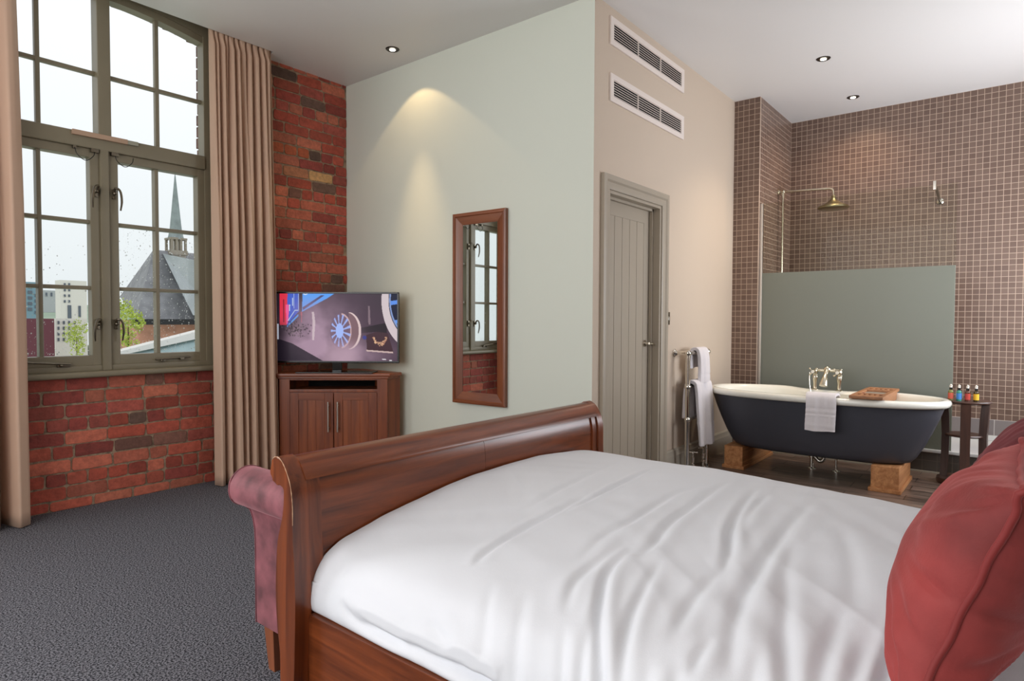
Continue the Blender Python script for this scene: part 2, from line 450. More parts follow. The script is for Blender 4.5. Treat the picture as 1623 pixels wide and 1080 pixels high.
struct(MB().box((XW, YR, -0.06), (4.68, YB + 0.1, 0.0)).build('floor', M['carpet'], smooth=0))
struct(MB().box((4.68, YR, -0.06), (XT, YT, 0.004)).build('floor_bathroom', M['plank'], smooth=0))
struct(MB().box((4.62, YR, 0.0), (4.70, YT - 0.02, 0.022), 0.006).build('trim_1', wood('nosing_wood', (70, 40, 32), (104, 62, 50), 1, 0.35), smooth=30))
b = MB(); b.box((XW, YR, ZC), (XT + 0.1, 4.51, ZC + 0.4)); b.box((2.69, 4.51, ZC), (XG + 0.1, YB + 0.1, ZC + 0.4)); b.box((XW, 4.51, 3.62), (2.69, YB + 0.1, ZC + 0.4))
struct(b.build('ceiling', M['ceiling_paint'], smooth=0))
struct(MB().box((XG, YT, 0), (XG + 0.09, YB + 0.1, ZC)).build('wall_green', M['green_paint'], smooth=0))
DX0, DX1, DZ = 3.655, 4.435, 2.065      # door opening in the tan wall
b = MB(); b.box((XG + 0.0005, YT, 0), (DX0, YT + 0.12, ZC)); b.box((DX1, YT, 0), (XC + 0.02, YT + 0.12, ZC)); b.box((DX0, YT, DZ), (DX1, YT + 0.12, ZC))
struct(b.build('wall_tan', M['tan_paint'], smooth=0))
b = MB(); b.box((XC, YC, 0), (XC + 0.02, YT + 0.12, ZC), mi=0); b.box((XC + 0.02, YC, 0), (XT, YC + 0.02, ZC), mi=1)
struct(b.build('wall_tiled_column', [M['tile_yz'], M['tile_xz']], smooth=0))
b = MB(); b.box((XT, YR, 0.35), (XT + 0.1, YC + 0.05, ZC)); b.box((XT, YR, 0), (XT + 0.1, YC + 0.05, 0.35), mi=1)
struct(b.build('wall_tiled_back', [M['tile_yz'], M['tile_big']], smooth=0))
struct(MB().box((XW - 0.1, YR, 0), (XW, YB, ZC)).build('wall_behind', M['plain_wall'], smooth=0))
struct(MB().box((XW, YR - 0.1, 0), (XT + 0.1, YR, ZC)).build('wall_right', M['plain_wall'], smooth=0))
# raised shower tray behind the bath, with its tiled riser
b = MB(); b.box((6.0, YR, 0.004), (6.02, YC, 0.165), mi=1); b.box((6.02, YR, 0.004), (XT, YC, 0.165), mi=0)
b.box((5.99, YR, 0.165), (6.05, YC, 0.192), 0.006, mi=0); b.box((XT - 0.03, YR, 0.165), (XT, YC, 0.21), 0.006, mi=0)
b.box((6.0, YR, 0.004), (5.985, YC, 0.016), mi=2)
struct(b.build('floor_shower_tray', [pm('shower_tray_white', (214, 214, 212), 0.3), M['tile_low'], M['skirting']], smooth=30))

# skirting boards
def skirt(name, axis, a, b_, fix_, sgn, h=0.19):
    prof = [(0, 0), (0.022, 0), (0.022, h - 0.05), (0.017, h - 0.04), (0.015, h - 0.012), (0.006, h), (0, h)]
    mb = MB(); mb.prism([(fix_ + sgn * q, z) for q, z in prof], axis, a, b_)
    return struct(mb.build(name, M['skirting'], smooth=25))
skirt('baseboard_tan', 0, 4.53, XC, YT, -1)
skirt('baseboard_green', 1, YT, YB, XG, -1)

# ------------------------------------------------------------------ brick wall
WX0, WX1, WZ0, WZ1 = 0.87, 2.275, 0.83, 3.45
b = MB()
t_ = 0.09
b.box((XW, YB, 0), (WX0, YB + t_, 3.62)); b.box((WX1, YB, 0), (XG, YB + t_, 3.62)); b.box((WX0, YB, 0), (WX1, YB + t_, WZ0))
b.box((WX0, YB, WZ1), (WX1, YB + t_, 3.62))
BR = [(156, 74, 58), (150, 68, 54), (162, 80, 62), (142, 64, 54), (168, 92, 72), (154, 76, 64), (136, 62, 54), (172, 98, 76), (148, 68, 52)]
def brick(x0, x1, z0, z1, col):
    j = lambda a=0.0035: rnd.uniform(-a, a)
    cut = 0.010
    o = [(x0 + cut + j(), z0 + j()), ((x0 + x1) / 2 + j(), z0 + j()), (x1 - cut + j(), z0 + j()), (x1 + j(), z0 + cut + j()), (x1 + j(), z1 - cut + j()),
         (x1 - cut + j(), z1 + j()), ((x0 + x1) / 2 + j(), z1 + j()), (x0 + cut + j(), z1 + j()), (x0 + j(), z1 - cut + j()), (x0 + j(), z0 + cut + j())]
    cx, cz = (x0 + x1) / 2, (z0 + z1) / 2
    d = 0.006 + rnd.uniform(-0.002, 0.004); n = len(o)
    def sh(p, s, y): 
        dx, dz = p[0] - cx, p[1] - cz
        return (cx + dx * (1 - s / max(0.03, (x1 - x0) / 2)), y, cz + dz * (1 - s / ((z1 - z0) / 2)))
    V = [sh(p, 0, YB + 0.004) for p in o] + [sh(p, 0.0015, YB - d * 0.7) for p in o] + [sh(p, 0.006, YB - d + j(0.001)) for p in o]
    F = []
    for k in range(2):
        for i in range(n):
            a = (i + 1) % n; F.append((k * n + i, k * n + a, (k + 1) * n + a, (k + 1) * n + i))
    F.append(tuple(2 * n + i for i in range(n)))
    b.add(V, F, 1, lin(col))
def pick():
    c = rnd.choice(BR); s = rnd.uniform(0.92, 1.16)
    if rnd.random() < 0.04: c = (116, 78, 66)
    if rnd.random() < 0.025: c = (96, 72, 62)
    return tuple(min(255, x * s) for x in c)
course = 0.0853; gap = 0.0085
row = 0; z = -0.02
while z < 3.6:
    header = row % 4 == 2
    bl = 0.108 if header else 0.226
    x = -0.75 + (0.0 if row % 2 else -0.118) + rnd.uniform(-0.02, 0.02)
    while x < XG:
        L = bl + rnd.uniform(-0.008, 0.008)
        if not header and rnd.random() < 0.07: L = 0.108
        x0, x1 = x, x + L; z0 = max(z + gap / 2, 0.001); z1 = z + course - gap / 2
        x = x1 + gap
        segs = [(x0, min(x1, XG - 0.004))]
        if z1 > WZ0 and z0 < WZ1:      # leave the window opening free
            if z0 < WZ0 < z1: z1 = WZ0
            if z0 >= WZ0 - 0.001 or z1 - z0 < 0.02:
                segs = [(a_, min(b_, WX0)) for a_, b_ in segs if a_ < WX0 - 0.02] + [(max(a_, WX1), b_) for a_, b_ in segs if b_ > WX1 + 0.02]
        for a_, b_ in segs:
            if b_ - a_ < 0.025 or z1 - z0 < 0.015: continue
            col = pick()
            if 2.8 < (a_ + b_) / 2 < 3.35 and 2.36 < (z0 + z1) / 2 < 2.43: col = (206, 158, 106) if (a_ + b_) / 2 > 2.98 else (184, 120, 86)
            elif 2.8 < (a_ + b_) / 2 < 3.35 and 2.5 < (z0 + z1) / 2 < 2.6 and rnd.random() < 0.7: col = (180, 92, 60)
            brick(a_, b_, z0, z1, col)
    z += course; row += 1
struct(b.build('wall_brick', [M['mortar'], M['brick']], smooth=40))

# ------------------------------------------------------------------ window
win = bpy.data.objects.new('window_1', None); COL.objects.link(win); win.location = (1.575, YB, 0.83); win['kind'] = 'structure'
YF0, YF1 = YB - 0.02, YB + 0.075      # frame depth
def arch(x, top=3.27): return top - 0.18 * (x - 1.575) ** 2
b = MB()
b.box((WX0, YF0, 0.865), (0.945, YF1, 3.46), 0.006); b.box((2.215, YF0, 0.865), (WX1, YF1, 3.46), 0.006)      # jambs
b.box((1.535, YF0 - 0.012, 2.36), (1.612, YF1, 3.46), 0.008); b.box((1.541, YF0 - 0.012, 0.865), (1.594, YF1, 2.30), 0.008)   # mullion
b.box((0.94, YF0 - 0.014, 2.285), (2.22, YF1, 2.385), 0.012)                                               # transom
b.box((0.94, YF0, 0.865), (2.22, YF1, 0.905), 0.008)
N = 24                                                                                                     # arched head
for (dep0, dep1, lift) in ((YF0 + 0.012, YF1, 0.0), (YF0, YF1 - 0.01, 0.045)):
    pts = [(0.93 + 1.29 * i / N, arch(0.93 + 1.29 * i / N) + lift) for i in range(N + 1)] + [(2.22, 3.46), (0.93, 3.46)]
    b.prism(pts, 1, dep0, dep1)
b.build('window_frame', M['olive'], win)
MB().box((WX0 - 0.03, YB - 0.075, 0.828), (WX1 + 0.03, YF1, 0.868), 0.014, seg=3).build('window_sill', M['olive'], win)
b = MB()                                                                                                   # upper glazing bars
for x in (1.228, 1.912): b.box((x - 0.013, YB + 0.012, 2.37), (x + 0.013, YB + 0.05, 3.3), 0.005)
for (x0, x1) in ((0.94, 1.54), (1.61, 2.22)): b.box((x0, YB + 0.014, 2.768), (x1, YB + 0.048, 2.794), 0.005)
b.build('glazing_bar', M['olive'], win)
for (x0, x1, xb) in ((0.94, 1.543, 1.22), (1.592, 2.222, 1.895)):
    b = MB(); y0, y1 = YF0 + 0.006, YF1 - 0.012
    gl, gr = (0.99, 1.488) if x0 < 1.2 else (1.652, 2.168)
    b.box((x0, y0, 0.90), (gl, y1, 2.29), 0.007); b.box((gr, y0, 0.90), (x1, y1, 2.29), 0.007)
    b.box((gl - 0.005, y0, 0.90), (gr + 0.005, y1, 0.968), 0.007); b.box((gl - 0.005, y0, 2.232), (gr + 0.005, y1, 2.29), 0.007)
    b.box((xb - 0.012, y0 + 0.012, 0.96), (xb + 0.012, y1 - 0.005, 2.24), 0.005)
    for z in (1.402, 1.825): b.box((gl - 0.005, y0 + 0.014, z - 0.012), (gr + 0.005, y1 - 0.006, z + 0.012), 0.005)
    b.build('casement', M['olive'], win)
    MB().box((gl - 0.01, YB + 0.030, 0.955), (gr + 0.01, YB + 0.034, 2.245)).build('glass_pane', M['pane'], win, smooth=0)
pts = [(0.93 + 1.29 * i / N, arch(0.93 + 1.29 * i / N) + 0.01) for i in range(N + 1)] + [(2.22, 2.37), (0.93, 2.37)]
MB().prism(pts, 1, YB + 0.030, YB + 0.034).build('glass_pane', M['pane'], win, smooth=0)
MB().box((1.385, YF0 - 0.034, 2.352), (1.70, YF0 - 0.012, 2.384), 0.004).box((1.70, YF0 - 0.030, 2.354), (1.765, YF0 - 0.012, 2.382), 0.003, mi=1).build('trickle_vent', [pm('vent_strip_brown', (176, 146, 122), 0.5), pm('vent_strip_end', (150, 148, 132), 0.5)], win)
for sx_, xh in ((-1, 1.516), (1, 1.622)):                    # four casement handles
    for zh in (2.02, 1.17):
        b = MB(); y = YF0 + 0.004
        b.box((xh - 0.011, y - 0.012, zh - 0.035), (xh + 0.011, y, zh + 0.03), 0.004)
        b.ball((xh, y - 0.022, zh), 0.014)
        b.tube(spline([(xh, y - 0.022, zh), (xh + sx_ * -0.004, y - 0.045, zh + 0.03), (xh + sx_ * 0.02, y - 0.055, zh + 0.015), (xh + sx_ * 0.030, y - 0.052, zh - 0.05), (xh + sx_ * 0.026, y - 0.04, zh - 0.11)], 14), [0.008] * 6 + [0.007] * 5 + [0.006, 0.0055, 0.005], 10)
        b.build('window_handle', M['pewter'], win)
b = MB(); b.tube([(1.86, YF0 - 0.014, 0.926), (2.09, YF0 - 0.014, 0.936)], 0.007); b.box((1.90, YF0 - 0.012, 0.91), (1.925, YF0 + 0.01, 0.925), 0.002); b.ball((1.90, YF0 - 0.014, 0.916), 0.009); b.box((2.02, YF0 - 0.02, 0.915), (2.05, YF0 + 0.01, 0.938), 0.003)
b.build('casement_stay', M['pewter'], win)
b = MB(); b.tube([(1.02, YF0 - 0.05, 0.95), (1.36, YF0 - 0.015, 0.918)], 0.007); b.ball((1.31, YF0 - 0.015, 0.912), 0.011); b.box((1.29, YF0 - 0.012, 0.90), (1.36, YF0 + 0.01, 0.916), 0.003)
b.build('casement_stay', M['pewter'], win)
for x0, x1 in ((1.40, 1.51), (1.625, 1.735)):                # cable restrictors
    b = MB(); zt = 2.275
    b.tube(spline([(x0, YF0 - 0.018, zt - 0.0), (x0 + 0.01, YF0 - 0.03, zt - 0.045), ((x0 + x1) / 2, YF0 - 0.035, zt - 0.075), (x1 - 0.012, YF0 - 0.03, zt - 0.04), (x1, YF0 - 0.018, zt - 0.005)], 16), 0.0025, 6, mi=1)
    b.box((x0 - 0.01, YF0 - 0.02, zt - 0.008), (x0 + 0.01, YF0, zt + 0.012), 0.003)
    xa = x1 if x0 < 1.55 else x0
    b.box((xa - 0.022, YF0 - 0.026, zt - 0.012), (xa + 0.022, YF0, zt + 0.01), 0.003)
    b.build('cable_restrictor', [M['pewter'], M['black']], win)
b = MB()                                                      # rain on the panes
for k in range(1000):
    if rnd.random() < 0.75: x = rnd.uniform(1.66, 2.16); z = 0.98 + 0.85 * rnd.random() ** 1.2
    else: x = rnd.uniform(1.0, 1.48); z = 0.98 + 0.7 * rnd.random() ** 2
    r_ = 0.0012 + 0.0036 * rnd.random() ** 2
    b.add([(x - r_, YB + 0.0355, z), (x + r_, YB + 0.0355, z), (x, YB + 0.0355, z + r_ * 1.3), (x, YB + 0.0355, z - r_ * 1.3), (x, YB + 0.0345 + 0.002, z)],
          [(0, 3, 4), (3, 1, 4), (1, 2, 4), (2, 0, 4), (0, 2, 1, 3)])
o = b.build('raindrops', M['drop'], win, smooth=0); o['kind'] = 'stuff'
# outer brick jamb and arch seen through the glass
b = MB()
z = 0.6
while z < 3.2:
    for (xa, xb) in ((2.262 + rnd.uniform(-0.010, 0.003), 2.5), (0.6, 0.80 + rnd.uniform(-0.003, 0.010))): b.box((xa, YB + 0.10, z + 0.005), (xb, YB + 0.19, z + 0.08), 0.004)
    z += 0.0853
for i in range(18):
    x = 0.86 + i * 0.083; b.box((x, YB + 0.10, arch(x) + 0.055 + rnd.uniform(-0.008, 0.006)), (x + 0.075, YB + 0.19, 3.7), 0.004)
struct(b.build('wall_outer_reveal', pm('sooty_outer_brick', (118, 92, 84), 0.95, var=0.25, vscale=20), smooth=0))

# ------------------------------------------------------------------ curtains
M['curtain'] = pm('taupe_curtain_cloth', (204, 171, 148), 0.8, bump=0.06, bscale=300, sheen=0.15)
def curtain(x0, x1, seed, label, ztop=3.40, flare=0.0, ymid=4.555, nf=9, x0b=None, x1b=None, amp=0.095):
    r = random.Random(seed)
    n = 260; m = 42
    x0b = x0 if x0b is None else x0b; x1b = x1 if x1b is None else x1b
    def folds(count):          # broad flat fronts between narrow deep pleats
        cs = [(0.0, 0.0)]; s_ = 0.0
        while s_ < 1.0:
            w = r.uniform(0.55, 1.5) / count; v_ = r.uniform(0.22, 0.42) / count; dp = r.uniform(0.55, 1.0)
            cs += [(s_ + w * 0.25, -r.uniform(0.7, 1.0)), (s_ + w * 0.75, -r.uniform(0.6, 1.0)), (s_ + w + v_ * 0.35, dp), (s_ + w + v_ * 0.65, dp * 0.9)]
            s_ += w + v_
        xs_, ys_ = zip(*cs); q = np.linspace(0, 1, n + 1); y_ = np.interp(q, xs_, ys_)
        k_ = np.exp(-np.linspace(-1.6, 1.6, 9) ** 2); k_ /= k_.sum()
        return np.convolve(np.pad(y_, 4, mode='edge'), k_, 'valid')
    ft, fb = folds(nf * 1.7), folds(nf)
    sh = [r.uniform(-0.02, 0.02) for _ in range(3)]
    P = []
    for i in range(n + 1):
        s = i / n; col = []
        for j in range(m + 1):
            tt = j / m; z = ztop + (0.006 - ztop) * tt
            k = min(1.0, tt * 2.2) ** 0.8
            ii = min(n, max(0, i + int(n * sh[0] * math.sin(3 * tt) * math.sin(PI * s))))
            y = ymid + amp * ((1 - k) * 0.7 * ft[i] + k * fb[ii] * (0.8 + 0.25 * tt)) - 0.03 * tt
            xx = (x0 + (x1 - x0) * s) * (1 - tt) + (x0b + (x1b - x0b) * s) * tt + 0.006 * math.sin(14 * s + 2 * tt)
            y = min(y, 4.645)
            if z > 3.22: y = max(y, 4.53)
            col.append((xx, y, z))
        P.append(col)
    b = MB(); b.grid(P)
    o = b.build('curtain', M['curtain'], smooth=80, fix=False)
    md = o.modifiers.new('thickness', 'SOLIDIFY'); md.thickness = 0.004
    return tag(o, label, 'curtain', 'window curtains')
curtain(2.205, 2.675, 3, 'taupe floor-length curtain gathered between the window and the corner television', x0b=2.20, x1b=2.695)
curtain(0.42, 1.095, 5, 'taupe floor-length curtain on the window side away from the television', x0b=0.40, x1b=1.10, nf=6, ymid=4.56)

# ------------------------------------------------------------------ door, switch, vents, downlights
door = bpy.data.objects.new('door_1', None); COL.objects.link(door); door.location = (4.05, YT, 0); door['kind'] = 'structure'
b = MB()
def arch_prof(s):   # architrave section: distance from opening outwards, projection
    return [(0, 0), (0, 0.014), (0.012, 0.02), (0.045, 0.02), (0.056, 0.03), (0.08, 0.032), (0.092, 0.026), (0.092, 0)]
pr = arch_prof(0)
ar = [[(DX0 - q, YT - p_, 0.0) for q, p_ in pr], [(DX0 - q, YT - p_, DZ + q) for q, p_ in pr], [(DX1 + q, YT - p_, DZ + q) for q, p_ in pr], [(DX1 + q, YT - p_, 0.0) for q, p_ in pr]]
for i in range(3): b.grid([ar[i], ar[i + 1]])
b.box((DX0, YT - 0.005, 0), (DX0 + 0.022, YT + 0.14, DZ), 0.002); b.box((DX1 - 0.022, YT - 0.005, 0), (DX1, YT + 0.14, DZ), 0.002); b.box((DX0 + 0.022, YT - 0.0048, DZ - 0.022), (DX1 - 0.022, YT + 0.1398, DZ - 0.0002), 0.002)
b.box((DX1 - 0.04, YT + 0.05, 0), (DX1 - 0.02, YT + 0.075, DZ), 0.002); b.box((DX0 + 0.02, YT + 0.05, 0), (DX0 + 0.04, YT + 0.075, DZ), 0.002); b.box((DX0 + 0.02, YT + 0.05, DZ - 0.04), (DX1 - 0.02, YT + 0.075, DZ - 0.02), 0.002)
b.build('door_frame', M['greige'], door)
b = MB(); yl = YT + 0.078; xa, xb = DX0 + 0.024, DX1 - 0.024
b.box((xa, yl + 0.006, 0.006), (xb, yl + 0.04, DZ - 0.026))
b.box((xa, yl, 0.006), (xa + 0.095, yl + 0.01, DZ - 0.026), 0.002); b.box((xb - 0.095, yl, 0.006), (xb, yl + 0.01, DZ - 0.026), 0.002)
b.box((xa + 0.09, yl, DZ - 0.135), (xb - 0.09, yl + 0.01, DZ - 0.026), 0.002); b.box((xa + 0.09, yl, 0.006), (xb - 0.09, yl + 0.01, 0.20), 0.002)
npl = 5; wp = (xb - xa - 0.19) / npl
for i in range(npl): b.box((xa + 0.095 + i * wp + 0.002, yl + 0.0005, 0.20), (xa + 0.095 + (i + 1) * wp - 0.002, yl + 0.01, DZ - 0.135), 0.003)
leaf = b.build('door_leaf', M['greige'], door)
b = MB(); hx, hz = 4.335, 1.035
b.lathe([(0.026, -0.004), (0.026, 0.004), (0.02, 0.008)], 20, (hx, yl - 0.004, hz), axis=1)
b.tube([(hx, yl, hz), (hx, yl - 0.045, hz)], 0.009); b.tube(spline([(hx, yl - 0.045, hz), (hx + 0.05, yl - 0.05, hz - 0.002), (hx + 0.085, yl - 0.046, hz - 0.012), (hx + 0.115, yl - 0.046, hz - 0.002)], 12), 0.009)
b.build('door_handle', M['chrome'], leaf)

sw = thing('light_switch', (4.565, YT, 1.175), 'small dark metal light switch on the tan wall right of the door', 'light switch')
MB().box((-0.038, -0.006, 0), (0.038, 0, 0.098), 0.003).build('switch_plate', pm('bronze_plate', (118, 104, 88), 0.35, 0.8), sw, world=False)
MB().box((-0.014, -0.013, 0.034), (-0.002, -0.005, 0.062), 0.002).box((0.003, -0.013, 0.034), (0.014, -0.005, 0.062), 0.002).build('rocker', M['chrome'], sw, world=False)

v = thing('air_vent', (4.228, YT, 3.004), 'white slatted air vent on the tan wall, the higher one just under the ceiling', 'air vent', 'air vents on the tan wall')
b = MB(); hw, hh = 0.573, 0.181
for lo, hi in (((-hw, -0.012, 0), (hw, 0, 0.036)), ((-hw, -0.012, hh - 0.036), (hw, 0, hh)), ((-hw, -0.012, 0.036), (-hw + 0.04, 0, hh - 0.036)), ((hw - 0.05, -0.012, 0.036), (hw, 0, hh - 0.036))): b.box(lo, hi)
b.build('vent_frame', M['vent_white'], v, world=False)
MB().box((-hw + 0.03, -0.002, 0.03), (hw - 0.04, -0.0005, hh - 0.03)).build('backing', M['void'], v, world=False, smooth=0)
b = MB()
for k in range(7):
    z = 0.042 + k * 0.0162; b.prism([(-0.011, z - 0.001), (-0.009, z - 0.002), (-0.003, z + 0.004), (-0.003, z + 0.0065), (-0.006, z + 0.0055)], 0, -hw + 0.035, hw - 0.045)
for x in (-0.19, 0.16): b.box((x - 0.003, -0.0115, 0.03), (x + 0.003, -0.001, hh - 0.03))
b.build('slats', M['vent_white'], v, world=False, smooth=0)
v2 = copy_tree(v); v2.location = (4.232, YT, 2.640); v2['label'] = 'white slatted air vent on the tan wall, the lower one above the door'

d = thing('ceiling_downlight', (3.217, 3.755, ZC), 'small recessed ceiling downlight near the green wall with the mirror', 'ceiling light', 'recessed ceiling downlights')
b = MB(); nn = 28
prof = [(0.001, -0.0035), (0.022, -0.004), (0.034, -0.0045), (0.046, -0.006), (0.052, -0.001), (0.052, 0.0)]
b.lathe(prof, nn); ring = b.build('trim_ring', pm('dark_bronze_ring', (58, 50, 42), 0.3, 0.7), d, world=False)
b = MB(); b.lathe([(0.001, -0.0080), (0.014, -0.0085), (0.021, -0.0078), (0.0225, -0.0065)], nn); b.build('lamp_lens', M['lamp'], d, world=False)
dl = [(5.411, 1.251, 'small recessed ceiling downlight above the bath, the one nearer the bed'), (6.495, 1.246, 'small recessed ceiling downlight over the shower beyond the bath')]
for x, y, lab in dl:
    c = copy_tree(d); c.location = (x, y, ZC); c['label'] = lab
def spot(name, loc, aim, power, deg, blend, col=(1.0, 0.80, 0.52), size=0.02):
    l = bpy.data.lights.new(name, 'SPOT'); l.energy = power; l.spot_size = math.radians(deg); l.spot_blend = blend; l.color = col; l.shadow_soft_size = size
    o = bpy.data.objects.new(name, l); COL.objects.link(o); o.location = loc
    o.rotation_euler = (Vector(aim) - Vector(loc)).to_track_quat('-Z', 'Y').to_euler()
spot('downlight_beam_wide', (3.217, 3.72, ZC - 0.012), (3.225, 3.66, 0), 11, 99, 0.10, (1.0, 0.68, 0.34))
spot('downlight_beam_core', (3.217, 3.72, ZC - 0.012), (3.27, 3.68, 0), 110, 40, 1.0, (1.0, 0.68, 0.35))
spot('downlight_beam_bath', (5.411, 1.251, ZC - 0.012), (5.411, 1.25, 0), 80, 110, 0.8, (1.0, 0.84, 0.62))
spot('downlight_beam_shower', (6.495, 1.246, ZC - 0.012), (6.495, 1.24, 0), 34, 150, 1.0, (1.0, 0.68, 0.44))

# ------------------------------------------------------------------ wall mirror
mir = thing('wall_mirror', (XG - 0.011, 3.076, 0.588), 'tall narrow wall mirror in a cherry wood frame on the green wall', 'mirror')
mir.rotation_euler = (0, 0, math.radians(2.0))
hw = 0.248; hh = 1.402; fw = 0.085
b = MB(); sec = [(0, 0.0), (0, -0.030), (0.010, -0.034), (0.022, -0.034), (0.028, -0.026), (0.060, -0.020), (fw, -0.012), (fw, 0.0)]
# mitred frame: sweep the section round the rectangle
cor = [(-hw, 0), (hw, 0), (hw, hh), (-hw, hh)]; dirs = [(1, 1), (-1, 1), (-1, -1), (1, -1)]
P = []
for (cy, cz), (dy, dz) in zip(cor, dirs): P.append([(px, cy + dy * q, cz + dz * q) for q, px in sec])
P.append(P[0])
for i in range(4): b.grid([P[i], P[i + 1]], mi=0 if i % 2 == 0 else 1)
b.build('mirror_frame', [M['mir_y'], M['mir_z']], mir, world=False, smooth=20)
MB().box((-0.010, -hw + fw - 0.004, fw - 0.004), (-0.006, hw - fw + 0.004, hh - fw + 0.004)).build('mirror_glass', M['mirror'], mir, world=False, smooth=0)
MB().box((-0.006, -hw + 0.01, 0.01), (0.0, hw - 0.01, hh - 0.01)).build('back_board', M['void'], mir, world=False, smooth=0)

# ------------------------------------------------------------------ television on its corner cabinet
CA = math.atan2(-0.742, 0.67)                 # direction of the cabinet's front
cab = thing('corner_cabinet', (2.985, 4.185, 0), 'cherry wood corner cabinet with two panelled doors under the television', 'cabinet', None, CA)
# local frame: x along the front (left to right as seen), y into the corner, z up
b = MB(); hw = 0.415
b.prism([(-hw + 0.012, 0.0), (hw - 0.012, 0.0), (hw + 0.085, 0.10), (0.12, 0.48), (-0.12, 0.48), (-hw - 0.085, 0.10)], 2, 0.0, 0.07)
for sx_ in (-1, 1): b.prism([(sx_ * hw, -0.012), (sx_ * (hw - 0.078), -0.012), (sx_ * (hw - 0.078), 0.02), (sx_ * (hw + 0.005), 0.02)], 2, 0.0, 0.745, 0.003)
for sx_ in (-1, 1): b.prism([(sx_ * (hw - 0.002), 0.01), (sx_ * (hw + 0.085), 0.10), (sx_ * 0.12, 0.48), (sx_ * 0.10, 0.47), (sx_ * (hw + 0.06), 0.10), (sx_ * (hw - 0.02), 0.015)], 2, 0.0, 0.745)
b.box((-hw + 0.07, -0.008, 0.635), (hw - 0.07, 0.02, 0.66), 0.003); b.box((-hw + 0.07, -0.008, 0.73), (hw - 0.07, 0.02, 0.745), 0.002)
b.box((-hw + 0.07, 0.0, 0.60), (hw - 0.07, 0.30, 0.655)); b.box((-hw + 0.07, -0.006, 0.05), (hw - 0.07, 0.02, 0.085))
b.build('carcass', M['cab_z'], cab, world=False)
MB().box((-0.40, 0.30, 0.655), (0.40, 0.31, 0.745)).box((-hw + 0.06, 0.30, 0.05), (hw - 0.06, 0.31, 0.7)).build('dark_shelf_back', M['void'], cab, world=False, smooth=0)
b = MB(); top = [(-hw - 0.02, -0.028), (hw + 0.02, -0.028), (hw + 0.035, -0.012), (hw + 0.10, 0.095), (0.13, 0.49), (-0.13, 0.49), (-hw - 0.10, 0.095), (-hw - 0.035, -0.012)]
b.prism(top, 2, 0.757, 0.785, 0.006); b.prism([(x * 0.975, y * 0.985 + 0.008) for x, y in top], 2, 0.742, 0.758, 0.004)
b.build('cabinet_top', M['cab_x'], cab, world=False)
for sx_ in (-1, 1):
    x0, x1 = (-hw + 0.080, -0.003) if sx_ < 0 else (0.003, hw - 0.080)
    b = MB(); b.box((x0, -0.006, 0.09), (x1, 0.012, 0.632))
    b.box((x0, -0.014, 0.09), (x0 + 0.066, -0.004, 0.632), 0.002); b.box((x1 - 0.066, -0.014, 0.09), (x1, -0.004, 0.632), 0.002)
    b.box((x0 + 0.066, -0.014, 0.575), (x1 - 0.066, -0.004, 0.632), 0.002, mi=1); b.box((x0 + 0.066, -0.014, 0.09), (x1 - 0.066, -0.004, 0.15), 0.002, mi=1)
    w3 = (x1 - x0 - 0.132) / 3
    for i in range(3): b.box((x0 + 0.066 + i * w3 + 0.0012, -0.0085, 0.15), (x0 + 0.066 + (i + 1) * w3 - 0.0012, -0.004, 0.575), 0.0015)
    dr = b.build('cabinet_door', [M['cab_z'], M['cab_x']], cab, world=False)
    hx = -0.036 if sx_ < 0 else 0.036
    b = MB(); b.tube([(hx, -0.045, 0.33), (hx, -0.045, 0.565)], 0.0065, 12); b.tube([(hx, -0.045, 0.36), (hx, -0.012, 0.36)], 0.0045, 10); b.tube([(hx, -0.045, 0.535), (hx, -0.012, 0.535)], 0.0045, 10)
    b.build('bar_handle', M['steel'], dr, world=False)

TA = math.atan2(-0.779, 0.627)
tv = thing('television', (3.035, 4.215, 0.785), 'flat black television showing steaming train wheels, standing on the corner cabinet', 'television', None, TA)
tw, th, tz = 0.985, 0.560, 0.077
b = MB(); b.box((-tw / 2, 0.0, tz), (tw / 2, 0.03, tz + th), 0.005); b.box((-tw / 2 + 0.08, 0.028, tz + 0.06), (tw / 2 - 0.08, 0.055, tz + th - 0.08), 0.012)
b.box((-tw / 2, -0.006, tz), (-tw / 2 + 0.014, 0.004, tz + th), 0.002); b.box((tw / 2 - 0.014, -0.006, tz), (tw / 2, 0.004, tz + th), 0.002)
b.box((-tw / 2, -0.006, tz + th - 0.014), (tw / 2, 0.004, tz + th), 0.002); b.box((-tw / 2, -0.007, tz), (tw / 2, 0.004, tz + 0.016), 0.002)
b.build('bezel', M['black'], tv, world=False)
b = MB(); b.box((-0.30, -0.085, 0.0005), (0.30, 0.12, 0.009), 0.003); b.build('stand_base', pm('gloss_black', (16, 16, 18), 0.08), tv, world=False)
b = MB(); b.prism([(-0.035, 0.0), (0.035, 0.0), (0.035, 0.03), (-0.035, 0.03)], 2, 0.008, tz + 0.02, 0.004); b.build('stand_neck', pm('gloss_black_neck', (20, 20, 22), 0.08), tv, world=False)
